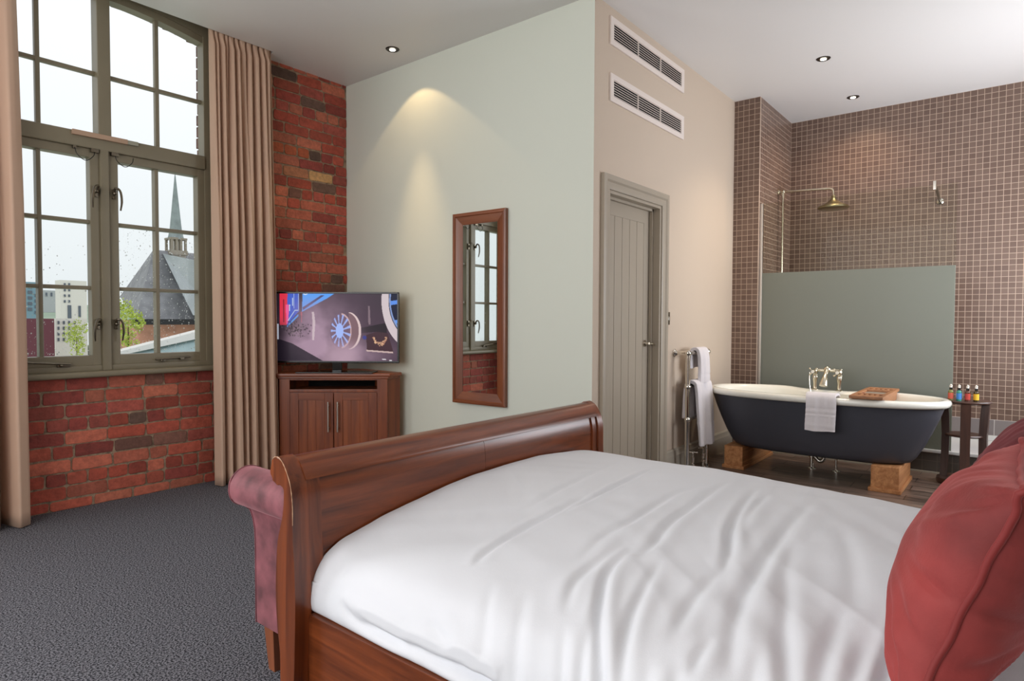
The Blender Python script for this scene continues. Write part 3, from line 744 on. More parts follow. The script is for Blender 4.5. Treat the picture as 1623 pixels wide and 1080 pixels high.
# the picture on the screen: steam, a blue engine and spoked wheels
NX, NY = 320, 180
S, T = np.meshgrid(np.linspace(0, 1, NX), np.linspace(0, 1, NY))      # T = 0 at the top
img = np.zeros((NY, NX, 3))
def L3(c): return np.array(lin(c))
vn = np.zeros_like(S)
for j in range(NY):
    for i in range(NX): vn[j, i] = mnoise.fractal(Vector((S[j, i] * 4.2, T[j, i] * 2.6, 1.7)), 0.9, 2.0, 4)
img[:] = L3((70, 52, 66))
def over(mask, c, a=1.0):
    global img
    k = (mask * a)[..., None]; img = img * (1 - k) + L3(c) * k
def smooth(e0, e1, x):
    q = np.clip((x - e0) / (e1 - e0), 0, 1); return q * q * (3 - 2 * q)
def poly(pts):
    m = np.zeros_like(S, bool); n = len(pts)
    for i in range(n):
        (x0, y0), (x1, y1) = pts[i], pts[(i + 1) % n]
        c = ((y0 > T) != (y1 > T)); xi = (x1 - x0) * (T - y0) / (y1 - y0 + 1e-12) + x0
        m ^= c & (S < xi)
    return m.astype(float)
def Q(*p): return [((x - 12) / 1408.0, (y - 112) / 768.0) for x, y in p]
over(1 - smooth(0.12, 0.34, S + 0.25 * T), (24, 18, 26))
over(smooth(0.55, 0.95, S) * smooth(0.5, 0.0, T), (58, 48, 58), 0.8)
over(poly(Q((1000, 500), (1300, 440), (1300, 560), (1180, 545), (1010, 560))), (34, 24, 32))
over(poly(Q((60, 112), (160, 112), (165, 240), (150, 470), (60, 470))), (214, 44, 66)); over(poly(Q((100, 180), (110, 180), (110, 440), (100, 440))), (120, 20, 40))
over(poly(Q((150, 112), (285, 112), (285, 310), (140, 475))), (40, 86, 196)); over(poly(Q((128, 240), (165, 240), (160, 430), (136, 470))), (236, 86, 150))
over(poly(Q((140, 500), (275, 370), (275, 345), (145, 470))), (70, 150, 230))
for pts in (((222, 112), (228, 112), (226, 280), (220, 280)), ((276, 112), (281, 112), (279, 300), (274, 300)), ((150, 420), (232, 300), (275, 300), (275, 306), (236, 306), (155, 428)), ((202, 160), (214, 160), (212, 250), (202, 250)), ((168, 240), (180, 240), (178, 310), (168, 310))): over(poly(Q(*pts)), (196, 216, 236))
over(poly(Q((288, 112), (325, 112), (310, 440), (300, 440))), (18, 12, 18)); over(poly(Q((303, 320), (318, 320), (314, 440), (304, 440))), (170, 60, 66))
over(poly(Q((325, 112), (690, 112), (600, 170), (316, 320))), (64, 158, 246)); over(poly(Q((322, 270), (540, 130), (580, 130), (330, 300))), (18, 42, 96)); 
over(((np.hypot((S - 0.245) * 1.83, T + 0.02) < 0.04) & (np.hypot((S - 0.245) * 1.83, T + 0.02) > 0.028)).astype(float), (230, 240, 250))
# steam
st = np.exp(-(((S - 0.36) / 0.22) ** 2 + ((T - 0.55) / 0.42) ** 2)) + 0.9 * np.exp(-(((S - 0.50) / 0.34) ** 2 + ((T - 0.92) / 0.22) ** 2)) + 0.5 * np.exp(-(((S - 0.2) / 0.16) ** 2 + ((T - 0.72) / 0.14) ** 2))
over(np.clip(st * (0.85 + 0.55 * vn), 0, 1), (176, 146, 166), 0.86)
for k in range(150):                                      # couplings
    x, y = rnd.gauss(0.16, 0.05), rnd.gauss(0.53, 0.06)
    over((np.hypot((S - x) * 1.83, T - y) < rnd.uniform(0.004, 0.014)).astype(float), rnd.choice([(30, 22, 26), (24, 18, 22), (120, 104, 108)]), 0.55)
over(poly(Q((430, 320), (455, 320), (470, 440), (455, 640), (432, 640), (438, 440))), (206, 186, 192), 0.8)
# the small wheel
over((((S - 0.605) / 0.095) ** 2 + ((T - 0.55) / 0.27) ** 2 < 1).astype(float) * (S > 0.60), (126, 96, 102), 0.9)
over((((S - 0.60) / 0.102) ** 2 + ((T - 0.55) / 0.275) ** 2 < 1).astype(float) * (((S - 0.585) / 0.098) ** 2 + ((T - 0.55) / 0.27) ** 2 > 1) * (S > 0.6), (224, 200, 198), 0.9)
ell = ((S - 0.535) / 0.088) ** 2 + ((T - 0.55) / 0.262) ** 2
over((ell < 1).astype(float), (116, 92, 112), 0.75); over(((ell < 1) & (ell > 0.8) & (S > 0.54)).astype(float), (206, 172, 172), 0.85)
ang = np.arctan2((T - 0.55) / 0.262, (S - 0.525) / 0.088)
over(((np.abs(((ang * 13 / (2 * PI)) % 1) - 0.5) < 0.17) & (ell < 0.86)).astype(float), (158, 178, 240), 0.9 )
over((((S - 0.525) / 0.032) ** 2 + ((T - 0.55) / 0.11) ** 2 < 1).astype(float), (160, 182, 242))
over(smooth(0.62, 0.9, T) * smooth(0.3, 0.5, S) * smooth(0.75, 0.6, S), (186, 156, 172), 0.75)
# gold plate and the large wheel
over(poly(Q((1060, 580), (1180, 545), (1310, 560), (1375, 780), (1065, 755))), (66, 42, 50)); over(poly(Q((1060, 750), (1370, 772), (1368, 790), (1062, 768))), (196, 170, 166))
for k in range(120):
    a_ = rnd.uniform(0.1, PI - 0.1) ; x, y = 0.855 + 0.06 * math.cos(a_) * rnd.uniform(0.75, 1), 0.63 + 0.14 * math.sin(a_) * rnd.uniform(0.6, 1)
    over((np.hypot((S - x) * 1.83, T - y) < rnd.uniform(0.004, 0.011)).astype(float), rnd.choice([(214, 160, 128), (232, 190, 150), (150, 100, 84)]), 0.7)
over((np.hypot((S - 0.73) * 1.83, T - 0.65) < 0.03).astype(float), (48, 60, 140), 0.8)
over(poly(Q((1080, 250), (1100, 250), (1110, 460), (1085, 460))), (150, 128, 136), 0.6)
R_ = np.hypot((S - 1.16) / 0.29, (T - 0.10) / 0.74)
over((R_ < 1).astype(float), (206, 192, 196)); over((R_ < 0.80).astype(float), (20, 24, 50)); over(((R_ < 0.78) & (R_ > 0.74)).astype(float), (128, 150, 200))
over(((R_ < 0.74) & (np.abs(T - 0.13 + 0.25 * (S - 0.97)) < 0.03)).astype(float), (90, 140, 226)); over(((R_ < 0.74) & (np.abs(T - 0.42 + 0.25 * (S - 0.97)) < 0.028)).astype(float), (100, 150, 230))
over(poly(Q((12, 620), (200, 680), (560, 880), (12, 880))), (28, 22, 34), 0.9)
over(smooth(0.16, 0.0, S) * smooth(0.3, 0.6, T), (16, 12, 20), 0.8)
over(((np.abs(S - 0.017) < 0.005) & (T > 0.45) & (T < 0.68)).astype(float), (190, 196, 210), 0.7)  # pale reflection painted onto the dark left edge of the screen
over(poly(Q((1240, 850), (1290, 855), (1290, 866), (1240, 862))), (230, 226, 230), 0.8); over(poly(Q((1325, 866), (1355, 866), (1355, 876), (1325, 876))), (230, 226, 230), 0.8)
b = MB(); x0, x1, z0, z1 = -tw / 2 + 0.013, tw / 2 - 0.013, tz + 0.015, tz + th - 0.013
verts = []; faces = []
for j in range(NY):
    for i in range(NX): verts.append((x0 + (x1 - x0) * i / (NX - 1), -0.001, z1 - (z1 - z0) * j / (NY - 1)))
for j in range(NY - 1):
    for i in range(NX - 1): faces.append((j * NX + i, (j + 1) * NX + i, (j + 1) * NX + i + 1, j * NX + i + 1))
b.add(verts, faces); b.col = [tuple(c) for c in img.reshape(-1, 3)]
M['tv'] = emit_mat('television_picture', (0, 0, 0), 1.0, attr=True)
b.build('screen', M['tv'], tv, world=False, smooth=0, fix=False)

# ------------------------------------------------------------------ sleigh bed
BX0, BX1 = 0.985, 2.672
bed = thing('sleigh_bed', ((BX0 + BX1) / 2, 0.6, 0), 'dark mahogany sleigh bed with a scrolled footboard and low side rails', 'bed')
front = [(1.683, 0.789), (1.675, 0.800), (1.662, 0.807), (1.643, 0.807), (1.620, 0.791), (1.601, 0.766), (1.588, 0.741), (1.580, 0.710), (1.576, 0.673), (1.576, 0.632), (1.575, 0.582), (1.569, 0.509), (1.565, 0.403), (1.569, 0.28), (1.573, 0.188), (1.578, 0.0)]
backp = [(1.641, 0.0), (1.643, 0.160), (1.645, 0.248), (1.656, 0.306), (1.664, 0.404), (1.661, 0.49), (1.652, 0.565), (1.633, 0.621), (1.624, 0.653), (1.619, 0.689), (1.619, 0.721), (1.626, 0.730), (1.646, 0.727), (1.668, 0.731), (1.684, 0.746), (1.690, 0.768)]
def spl(pts, n): return [tuple(p) for p in spline(pts, n)]
post = spl(front, 48) + spl(backp, 48)
for x0, x1 in ((BX0, BX0 + 0.052), (BX1 - 0.045, BX1)):
    MB().prism(post, 0, x0, x1, 0.004).build('footboard_post', M['bed_z'], bed, smooth=40)
wear = [(BX0 + 0.0005, y, z) for y, z in spl(front, 60) if z > 0.62][4:]
MB().tube(wear, [0.0006 + 0.0011 * abs(math.sin(i_ * 1.7) * math.sin(i_ * 0.6)) for i_ in range(len(wear))], 6).build('worn_edge', pm('worn_pale_edge', (206, 164, 128), 0.6), bed, smooth=0)
# curved panel in two halves and the rolled top rail
pf = spl([(y + 0.013, z) for y, z in front if z < 0.80 and z > 0.11][2:], 40)
for x0, x1, dy in ((BX0 + 0.05, 1.818, 0.0), (1.821, BX1 - 0.043, 0.0015)):
    sec = [(y + dy, z) for y, z in pf] + [(y + 0.026 + dy, z - 0.003) for y, z in reversed(pf)]
    MB().prism(sec, 0, x0, x1, 0.0015).build('footboard_panel', M['bed_x'], bed, smooth=40)
for x0, x1 in ((BX0 + 0.052, BX0 + 0.10), (BX1 - 0.085, BX1 - 0.045)):
    sec = [(y - 0.006, z) for y, z in pf] + [(y + 0.01, z) for y, z in reversed(pf)]
    MB().prism(sec, 0, x0, x1, 0.003).build('footboard_stile', M['bed_z'], bed, smooth=40)
roll = spl([(1.586, 0.742), (1.592, 0.757), (1.604, 0.776), (1.622, 0.796), (1.643, 0.803), (1.661, 0.803), (1.678, 0.795), (1.687, 0.772), (1.681, 0.749), (1.665, 0.735), (1.645, 0.731), (1.62, 0.735)], 40) + [(1.600, 0.741)]
MB().prism(roll, 0, BX0 + 0.05, BX1 - 0.043, 0.002).build('footboard_roll', M['bed_x'], bed, smooth=40)
for x0, x1 in ((1.03, 1.076), (2.58, 2.626)):
    MB().box((x0, -0.42, 0.155), (x1, 1.572, 0.360), 0.004).build('side_rail', M['bed_y'], bed)
hb = [(-0.40, 0.0), (-0.40, 0.5), (-0.42, 0.85), (-0.47, 1.02), (-0.53, 1.10), (-0.58, 1.08), (-0.57, 1.03), (-0.52, 0.98), (-0.48, 0.85), (-0.46, 0.5), (-0.46, 0.0)]
MB().prism(spl(hb, 50), 0, BX0, BX1, 0.004).build('headboard', M['bed_x'], bed, smooth=40)

mat_o = MB().box((1.09, -0.39, 0.28), (2.565, 1.545, 0.50), 0.05, seg=4).build('mattress', M['pillow'])
tag(mat_o, 'thick white mattress lying inside the sleigh bed under the duvet', 'mattress')

# duvet: crowned profile with creases traced as ridges and valleys
cross = [(1.060, 0.362), (1.044, 0.366), (1.037, 0.392), (1.043, 0.435), (1.064, 0.488), (1.112, 0.535), (1.215, 0.570), (1.38, 0.598), (1.61, 0.626), (1.80, 0.639), (2.0, 0.641), (2.19, 0.637), (2.38, 0.622), (2.48, 0.604), (2.545, 0.575), (2.572, 0.52), (2.576, 0.45), (2.572, 0.36)]
fine = np.array(spline(cross, 800)); seg = np.r_[0, np.cumsum(np.hypot(*np.diff(fine, axis=0).T))]
NUX, NVY = 330, 330
sU = np.linspace(0, seg[-1], NUX)
cx = np.interp(sU, seg, fine[:, 0]); cz = np.interp(sU, seg, fine[:, 1])
tx = np.gradient(cx); tz_ = np.gradient(cz); tl = np.hypot(tx, tz_); nx_, nz_ = -tz_ / tl, tx / tl
yv = np.linspace(1.578, -0.12, NVY)
X = np.repeat(cx[:, None], NVY, 1); Z = np.repeat(cz[:, None], NVY, 1); Y = np.repeat(yv[None, :], NUX, 0)
NXn = np.repeat(nx_[:, None], NVY, 1); NZn = np.repeat(nz_[:, None], NVY, 1)
s8 = lambda L: [on_z(880 + x / 2.618, 680 + y / 2.618, 0.625)[:2] for x, y in L]
s7 = lambda L: [on_z(340 + x / 2.348, 620 + y / 2.348, 0.60)[:2] for x, y in L]
CR = [(s8([(0, 360), (150, 300), (300, 235), (420, 180)]), .010, .013), (s7([(965, 605), (1010, 575), (1150, 520), (1300, 468), (1456, 398)]), .013, .016),
      (s8([(330, 470), (230, 530), (195, 600), (185, 700), (200, 800), (240, 900), (290, 1040)]), .020, .016),
      (s8([(720, 235), (600, 320), (480, 395), (400, 470), (330, 500)]), .013, .020), (s8([(440, 515), (340, 640), (290, 740), (270, 850)]), .012, .016),
      (s8([(40, 640), (70, 575), (120, 535), (300, 450)]), .009, .018), (s8([(835, 260), (760, 370), (728, 440), (722, 510), (690, 590)]), .018, .018),
      (s8([(1070, 320), (960, 440), (850, 570), (770, 670), (735, 790), (740, 900)]), .016, .024), (s8([(530, 800), (480, 880), (455, 980), (440, 1060)]), .016, .020),
      (s8([(540, 830), (560, 940), (600, 1060)]), .012, .018), (s8([(970, 600), (955, 760), (965, 900), (1010, 1060)]), .014, .022), (s8([(660, 760), (600, 800), (560, 850)]), .010, .016),
      (s8([(170, 620), (110, 760), (75, 900), (68, 1060)]), .014, .018), (s8([(1200, 700), (1110, 880), (1070, 1060)]), .012, .022), (s8([(40, 660), (20, 830), (0, 1020)]), .012, .016),
      (s8([(600, 260), (480, 300), (330, 380), (200, 430), (100, 500)]), .010, .020), (s8([(880, 290), (800, 380), (770, 450)]), .010, .02), (s8([(1180, 420), (1240, 600), (1230, 760)]), .006, .03),
      (s8([(690, 560), (560, 660), (480, 760)]), .010, .02), (s8([(160, 940), (190, 980), (210, 1060)]), .010, .014), (s8([(860, 800), (820, 900), (850, 1050)]), .010, .022),
      (s8([(-150, 330), (-60, 300), (120, 220), (260, 150)]), .006, .02), (s8([(1290, 820), (1230, 940), (1200, 1060)]), .012, .02), (s8([(400, 780), (350, 900), (330, 1060)]), .010, .02),
      (s8([(1000, 480), (960, 560), (930, 680)]), .008, .025), (s8([(620, 900), (640, 980), (700, 1060)]), .009, .018), (s8([(-260, 520), (-300, 640), (-290, 760)]), .006, .02), (s8([(-120, 560), (-170, 700), (-160, 860)]), .007, .02)]
CR.append(([on_z(u_, v_, 0.625)[:2] for u_, v_ in ((1440, 960), (1422, 993), (1384, 1078), (1370, 1120))], .02, .016))
SIDE = [([(390, 720), (415, 770), (470, 820), (560, 870)], .012, .014), ([(430, 740), (480, 820), (600, 910)], .010, .014), ([(560, 880), (640, 960), (760, 1040), (850, 1078)], .012, .016), ([(600, 830), (640, 900), (700, 960)], .008, .014),
        ([(700, 900), (800, 1010), (860, 1075)], .010, .016), ([(760, 830), (830, 940), (900, 1060)], .008, .018), ([(500, 800), (560, 850), (610, 900)], .008, .012), ([(640, 860), (760, 980), (840, 1050)], .008, .014)]
D = np.zeros_like(X)
def crease(P, amp, wid, XX, YY):
    P = np.array(P, float)
    P = np.array(spline([tuple(p) for p in P], 4 * len(P)))
    best = np.full(XX.shape, 9.0); sgn = np.zeros(XX.shape); fade = np.zeros(XX.shape); n = len(P) - 1
    for i in range(n):
        a, c = P[i], P[i + 1]; d = c - a; L2 = d @ d + 1e-12
        t = np.clip(((XX - a[0]) * d[0] + (YY - a[1]) * d[1]) / L2, 0, 1)
        ex, ey = XX - a[0] - t * d[0], YY - a[1] - t * d[1]; q = np.hypot(ex, ey)
        k = q < best; best = np.where(k, q, best); sgn = np.where(k, np.sign(d[0] * ey - d[1] * ex), sgn); fade = np.where(k, (i + t) / n, fade)
    f = np.clip(np.sin(PI * np.clip(fade, 0.0, 1.0)), 0, 1) ** 0.9
    s = best * sgn
    return f * amp * (-1.1 * np.exp(-(s / wid) ** 2) + 0.62 * np.exp(-((s - 1.9 * wid) / (1.6 * wid)) ** 2) + 0.35 * np.exp(-((s + 2.0 * wid) / (1.3 * wid)) ** 2))
for P, a, w in CR: D += crease(P, a * 0.68, w * 0.72, X, Y)
# creases running up the near side, in (arc length, y)
SU = np.repeat(sU[:, None], NVY, 1)
def side_pt(cx_, cy_):
    p = on_z(340 + cx_ / 2.348, 620 + cy_ / 2.348, 0.5)
    return (float(np.interp(p[0], np.maximum.accumulate(cx[30:]), sU[30:])) if p[0] > 1.06 else max(0.05, 0.16 - (1.06 - p[0]) * 0.9), p[1])
for P, a, w in SIDE: D += crease([side_pt(*q) for q in P], a * 1.5, w, SU, Y)
for i in range(0, NUX):
    for j in range(0, NVY):
        D[i, j] += 0.006 * mnoise.noise(Vector((X[i, j] * 3.2, Y[i, j] * 2.2, 0.3))) + 0.0022 * mnoise.noise(Vector((X[i, j] * 11 + Y[i, j] * 6, Y[i, j] * 4, 2.3)))
        th_ = math.atan2(Y[i, j] + 0.8, X[i, j] - 0.1) + 0.06 * mnoise.noise(Vector((X[i, j] * 2, Y[i, j] * 2, 8.0))); r__ = math.hypot(Y[i, j] + 0.8, X[i, j] - 0.1)
        rid = 1 - abs(mnoise.noise(Vector((th_ * 13, r__ * 1.1, 5.1)))) * 2.2
        D[i, j] += 0.0050 * max(0.0, rid) * (0.5 + 0.5 * mnoise.noise(Vector((X[i, j] * 1.7, Y[i, j] * 1.7, 11.0)))) + 0.0016 * mnoise.noise(Vector((th_ * 34, r__ * 2.4, 3.3)))
edge = np.clip(np.minimum(sU, seg[-1] - sU) / 0.10, 0, 1)[:, None]
D *= 0.25 + 0.75 * edge
foot = np.clip((1.60 - Y) / 0.10, 0, 1)
X2, Z2 = X + NXn * D, Z + NZn * D
Z2 -= 0.02 * (1 - foot) ** 2 * (Z > 0.45)
X2 = np.clip(X2, 1.033, 2.578); Z2 = np.where(X2 < 1.08, np.maximum(Z2, 0.3612), Z2)
Z2 = Z2 - 0.03 * np.clip((0.95 - Y) / 0.9, 0, 1) * np.clip((X - 2.2) / 0.3, 0, 1) * (Z > 0.5)
b = MB(); b.grid([[(X2[i, j], Y[i, j], Z2[i, j]) for j in range(NVY)] for i in range(NUX)])
duvet = b.build('duvet', M['duvet'], smooth=180, fix=False)
tag(duvet, 'rumpled white duvet spread over the whole bed', 'duvet')

# pillows and cushions
def pillow_mesh(w, h, t, seed, wr=0.010, n=70, pull=0.06, exp_=0.55):
    """soft pad in the local x (width), z (height) plane, bulging along y"""
    r = random.Random(seed); off = Vector((r.uniform(0, 50), r.uniform(0, 50), 0))
    b = MB()
    for side in (1, -1):
        P = []
        for i in range(n + 1):
            u = -1 + 2 * i / n; row = []
            for j in range(n + 1):
                v = -1 + 2 * j / n
                e = max(0.0, (1 - u * u)) ** exp_ * max(0.0, (1 - v * v)) ** exp_
                px = u * w / 2 * (1 - pull * (1 - v * v) * 0 - pull * (abs(u) ** 3) * (1 - v * v)); pz = v * h / 2 * (1 - pull * (abs(v) ** 3) * (1 - u * u))
                rad = math.atan2(v, u); rr = math.hypot(u, v)
                wk = wr * (mnoise.noise(Vector((rad * 5.5, rr * 1.2, seed)) + off) * min(1, rr) ** 2 * 1.4 + 0.8 * mnoise.noise(Vector((u * 2.4, v * 2.4, seed)) + off)) * min(1, e * 2.2)
                pl = 0.0
                for cu in (-1, 1):
                    for cv in (-1, 1):
                        du, dv = 1 - u * cu, 1 - v * cv; dc = math.hypot(du, dv); th_ = math.atan2(dv, du)
                        pl += math.sin(th_ * 15 + 2.0 * mnoise.noise(Vector((dc * 3, seed, cu + 2 * cv))) + seed) * math.exp(-(dc / 0.42) ** 2) * min(1, dc / 0.12)
                wk += wr * 0.42 * pl * min(1, e * 4)
                row.append((px, side * (t / 2 * e + wk), pz))
            P.append(row if side > 0 else row)
        b.grid(P if side > 0 else P[::-1])
    return b
def edge_loop(w, h, pull, n=40):
    pts = []
    for k in range(4):
        for i in range(n):
            s = -1 + 2 * i / n
            u, v = [(s, -1), (1, s), (-s, 1), (-1, -s)][k]
            pts.append((u * w / 2 * (1 - pull * abs(u) ** 3 * (1 - v * v)), 0.007 * math.sin(i * 1.1) * math.exp(-((1 - abs(s)) / 0.16) ** 2) + 0.0012 * math.sin(i * 0.7), v * h / 2 * (1 - pull * abs(v) ** 3 * (1 - u * u))))
    return pts
def place(o, loc, rx, rz, ry=0.0):
    o.matrix_world = Matrix.Translation(loc) @ Matrix.Rotation(rz, 4, 'Z') @ Matrix.Rotation(rx, 4, 'X') @ Matrix.Rotation(ry, 4, 'Y')
def weld(o):
    bm = bmesh.new(); bm.from_mesh(o.data); bmesh.ops.remove_doubles(bm, verts=bm.verts, dist=0.0005); bmesh.ops.recalc_face_normals(bm, faces=bm.faces); bm.to_mesh(o.data); bm.free()
    o.data.shade_smooth()
def cushion(name, w, h, t, loc, rx, rz, mat, label, cat, seed, pipe=None, group=None, ry=0.0, wr=0.010, pull=0.05, exp_=0.55):
    root = bpy.data.objects.new(name, None); COL.objects.link(root)
    o = pillow_mesh(w, h, t, seed, wr, pull=pull, exp_=exp_).build('cushion_cover' if pipe else 'pillowcase', mat, root, world=False, smooth=180); weld(o)
    if pipe: MB().tube(edge_loop(w, h, pull), 0.0055, 8, closed=True).build('piping', pipe, root, world=False, smooth=180)
    place(root, loc, rx, rz, ry)
    return tag(root, label, cat, group)
R = math.radians
cushion('pillow', 0.70, 0.46, 0.17, (1.46, -0.20, 0.86), R(20), R(0), M['pillow'], 'white pillow leaning on the headboard behind the large red cushion', 'pillow', 9, group='white pillows')
cushion('pillow', 0.70, 0.46, 0.17, (2.20, -0.20, 0.80), R(30), R(0), M['pillow'], 'white pillow behind the burgundy cushion on the side nearer the bath', 'pillow', 12, group='white pillows')
cushion('cushion', 0.46, 0.395, 0.20, (1.285, 0.055, 0.797), R(19.5), R(0), M['red_velvet'], 'large red velvet cushion with piped edges standing nearest the camera on the bed', 'cushion', 21, M['piping'], 'velvet cushions', wr=0.015, pull=0.11)
cushion('cushion', 0.44, 0.42, 0.17, (2.08, 0.02, 0.775), R(26), R(4), M['dark_velvet'], 'dark burgundy velvet cushion standing behind the larger red one', 'cushion', 25, M['dark_velvet'], 'velvet cushions', wr=0.012)

# ------------------------------------------------------------------ pink bench at the foot of the bed
bench = thing('scroll_arm_bench', (1.75, 1.87, 0), 'dusky pink velvet bench with a scrolled arm behind the bed footboard', 'bench')
BY0, BY1 = 1.668, 2.025
for sgn, x in ((-1, 1.125),):
    def ax(d): return x + sgn * d
    sec = spl([(0.0, 0.165), (0.0, 0.42), (0.005, 0.51), (0.022, 0.566), (0.040, 0.580), (0.062, 0.586), (0.083, 0.606), (0.091, 0.638), (0.083, 0.674), (0.056, 0.699), (0.022, 0.707), (-0.015, 0.696), (-0.045, 0.665), (-0.062, 0.60), (-0.068, 0.45), (-0.068, 0.165)], 60)
    MB().prism([(ax(q), z) for q, z in sec], 1, BY0, BY1, 0.007).build('arm', M['pink_velvet'], bench, smooth=50)
    edge = [(ax(q), BY1 + 0.001, z) for q, z in sec]
    MB().tube(edge, 0.0028, 8, closed=True).build('arm_piping', M['pink_velvet'], bench, smooth=60)
    for yy in (BY0 + 0.03, BY1 - 0.05):
        b = MB(); xx = ax(-0.045)
        V = []
        for k, (s, z) in enumerate(((0.030, 0.175), (0.018, 0.0))):
            for dx, dy in ((-1, -1), (1, -1), (1, 1), (-1, 1)): V.append((xx + dx * s, yy + dy * s, z))
        b.add(V, [(3, 2, 1, 0), (4, 5, 6, 7), (0, 1, 5, 4), (1, 2, 6, 5), (2, 3, 7, 6), (3, 0, 4, 7)])
        b.build('leg', M['leg_wood'], bench, smooth=0)
MB().box((1.18, BY0 + 0.01, 0.165), (2.32, BY1 - 0.01, 0.34), 0.012).build('seat_base', M['pink_velvet'], bench)
MB().box((1.185, BY0 + 0.005, 0.335), (2.315, BY1, 0.44), 0.035, seg=4).build('seat_cushion', M['pink_velvet'], bench)

# ------------------------------------------------------------------ bath
BCX, BCY, BZ = 5.30, 1.217, 0.64
def oval(a, L, Wd, p=2.35):
    c, s = math.cos(a), math.sin(a)
    return (Wd * math.copysign(abs(c) ** (2 / p), c), L * math.copysign(abs(s) ** (2 / p), s))
bath = thing('roll_top_bath', (BCX, BCY, 0), 'freestanding bath, charcoal outside and white inside, standing on two timber blocks', 'bath')
NB = 96
def ringz(L, Wd, z, p=2.35, deck=0.0, dz=0.0):
    row = []
    for i in range(NB):
        a = 2 * PI * i / NB; x, y = oval(a, L, Wd, p)
        w = math.exp(-((y / 0.26) ** 4)) if x > 0 else 0.0           # flat tap platform on the far side
        row.append((BCX + x - deck * w, BCY + y, z + dz * w))
    return row
b = MB()
b.grid([ringz(0.50, 0.12, 0.188), ringz(0.58, 0.19, 0.190), ringz(0.625, 0.225, 0.205), ringz(0.655, 0.247, 0.24), ringz(0.700, 0.272, 0.32), ringz(0.745, 0.297, 0.42), ringz(0.785, 0.320, 0.52), ringz(0.812, 0.338, 0.60), ringz(0.812, 0.345, 0.625)])
# close ring columns
def close(rows): return [r_ + [r_[0]] for r_ in rows]
b = MB()
rows = close([ringz(0.50, 0.12, 0.188), ringz(0.58, 0.19, 0.190), ringz(0.625, 0.225, 0.205), ringz(0.655, 0.247, 0.24), ringz(0.700, 0.272, 0.32), ringz(0.745, 0.297, 0.42), ringz(0.785, 0.320, 0.52), ringz(0.812, 0.338, 0.60), ringz(0.812, 0.345, 0.622)])
b.grid(rows); b.add(rows[0][:-1], [tuple(range(NB))])
b.build('bath_shell', M['bath_out'], bath, smooth=60)
b = MB()
lip = []
for (dl_, z) in ((0.0, 0.612), (0.022, 0.610), (0.036, 0.620), (0.042, 0.636), (0.036, 0.652), (0.018, 0.662), (-0.004, 0.662), (-0.022, 0.652), (-0.034, 0.630)):
    inner = dl_ < 0.0
    lip.append(ringz(0.812 + dl_, 0.350 + dl_, z, deck=0.085 if inner else (0.02 if dl_ < 0.02 and z > 0.65 else 0.0), dz=-0.016 if z > 0.645 else 0.0))
lip += [ringz(0.768, 0.296, 0.56, deck=0.05), ringz(0.735, 0.275, 0.44, deck=0.02), ringz(0.69, 0.25, 0.34), ringz(0.62, 0.21, 0.28), ringz(0.45, 0.12, 0.262)]
lip = close(lip); b.grid(lip); b.add(lip[-1][:-1], [tuple(range(NB))])
b.build('bath_lining', M['bath_in'], bath, smooth=60)

def timber(name, lo, hi, label, seed):
    r = random.Random(seed); b = MB()
    b.box((lo[0], lo[1], 0.03), hi, 0.006)
    b.box((lo[0] - 0.012, lo[1] - 0.014, 0.004), (hi[0], hi[1] + 0.014, 0.032), 0.004)
    o = b.build('timber_block', M['timber']); return tag(o, label, 'wooden block', 'timber blocks under the bath')
timber('timber_block', (5.135, 1.735, 0), (5.90, 1.885, 0.188), 'rough pine block under the bath, at the towel radiator end', 1)
timber('timber_block', (5.085, 0.640, 0), (5.66, 0.815, 0.188), 'rough pine block under the bath, at the side table end', 2)

tap = thing('bath_mixer_tap', (5.60, 1.222, 0.645), 'traditional nickel bath mixer tap with two cross handles on the bath rim', 'tap')
for sy in (-1, 1):
    y = 1.222 + sy * 0.09
    b = MB(); b.lathe([(0.026, 0.0), (0.026, 0.008), (0.016, 0.014), (0.013, 0.05), (0.019, 0.085), (0.021, 0.11), (0.015, 0.125), (0.019, 0.135), (0.022, 0.15), (0.018, 0.166), (0.005, 0.172)], 20, (5.60, y, 0.645))
    b.build('pillar', M['nickel'], tap)
    yh = 1.222 + sy * 0.09; b = MB()
    xh, zh = 5.535, 0.798
    b.tube([(5.60, y, 0.80), (xh, yh, zh)], 0.010); b.lathe([(0.014, -0.010), (0.017, 0.0), (0.014, 0.010)], 16, (xh - 0.006, yh, zh), axis=0)
    for k in range(4):
        a = PI / 4 + k * PI / 2; e = (xh, yh + 0.036 * math.cos(a), zh + 0.036 * math.sin(a))
        b.tube([(xh, yh, zh), e], [0.006, 0.0045], 8); b.ball(e, 0.008, 10)
    hd = b.build('cross_handle', M['nickel'], tap)
    MB().lathe([(0.012, -0.004), (0.012, 0.002), (0.008, 0.004)], 16, (xh - 0.020, yh, zh), axis=0).build('porcelain_cap', M['porcelain'], hd)
b = MB(); b.tube([(5.60, 1.132, 0.808), (5.60, 1.312, 0.808)], 0.0135); b.ball((5.60, 1.222, 0.815), 0.028, 16)
b.tube(spline([(5.60, 1.222, 0.812), (5.575, 1.222, 0.80), (5.55, 1.224, 0.77), (5.525, 1.226, 0.735), (5.505, 1.228, 0.690)], 16), [0.016] * 8 + [0.018, 0.02, 0.022, 0.024, 0.026, 0.028, 0.030, 0.031], 18)
b.build('spout', M['nickel'], tap)
b = MB(); b.tube([(5.565, 1.345, 0.79), (5.56, 1.345, 0.74), (5.555, 1.343, 0.69), (5.54, 1.335, 0.665), (5.53, 1.32, 0.60)], 0.003, 6); b.build('plug_chain', M['chrome'], tap)

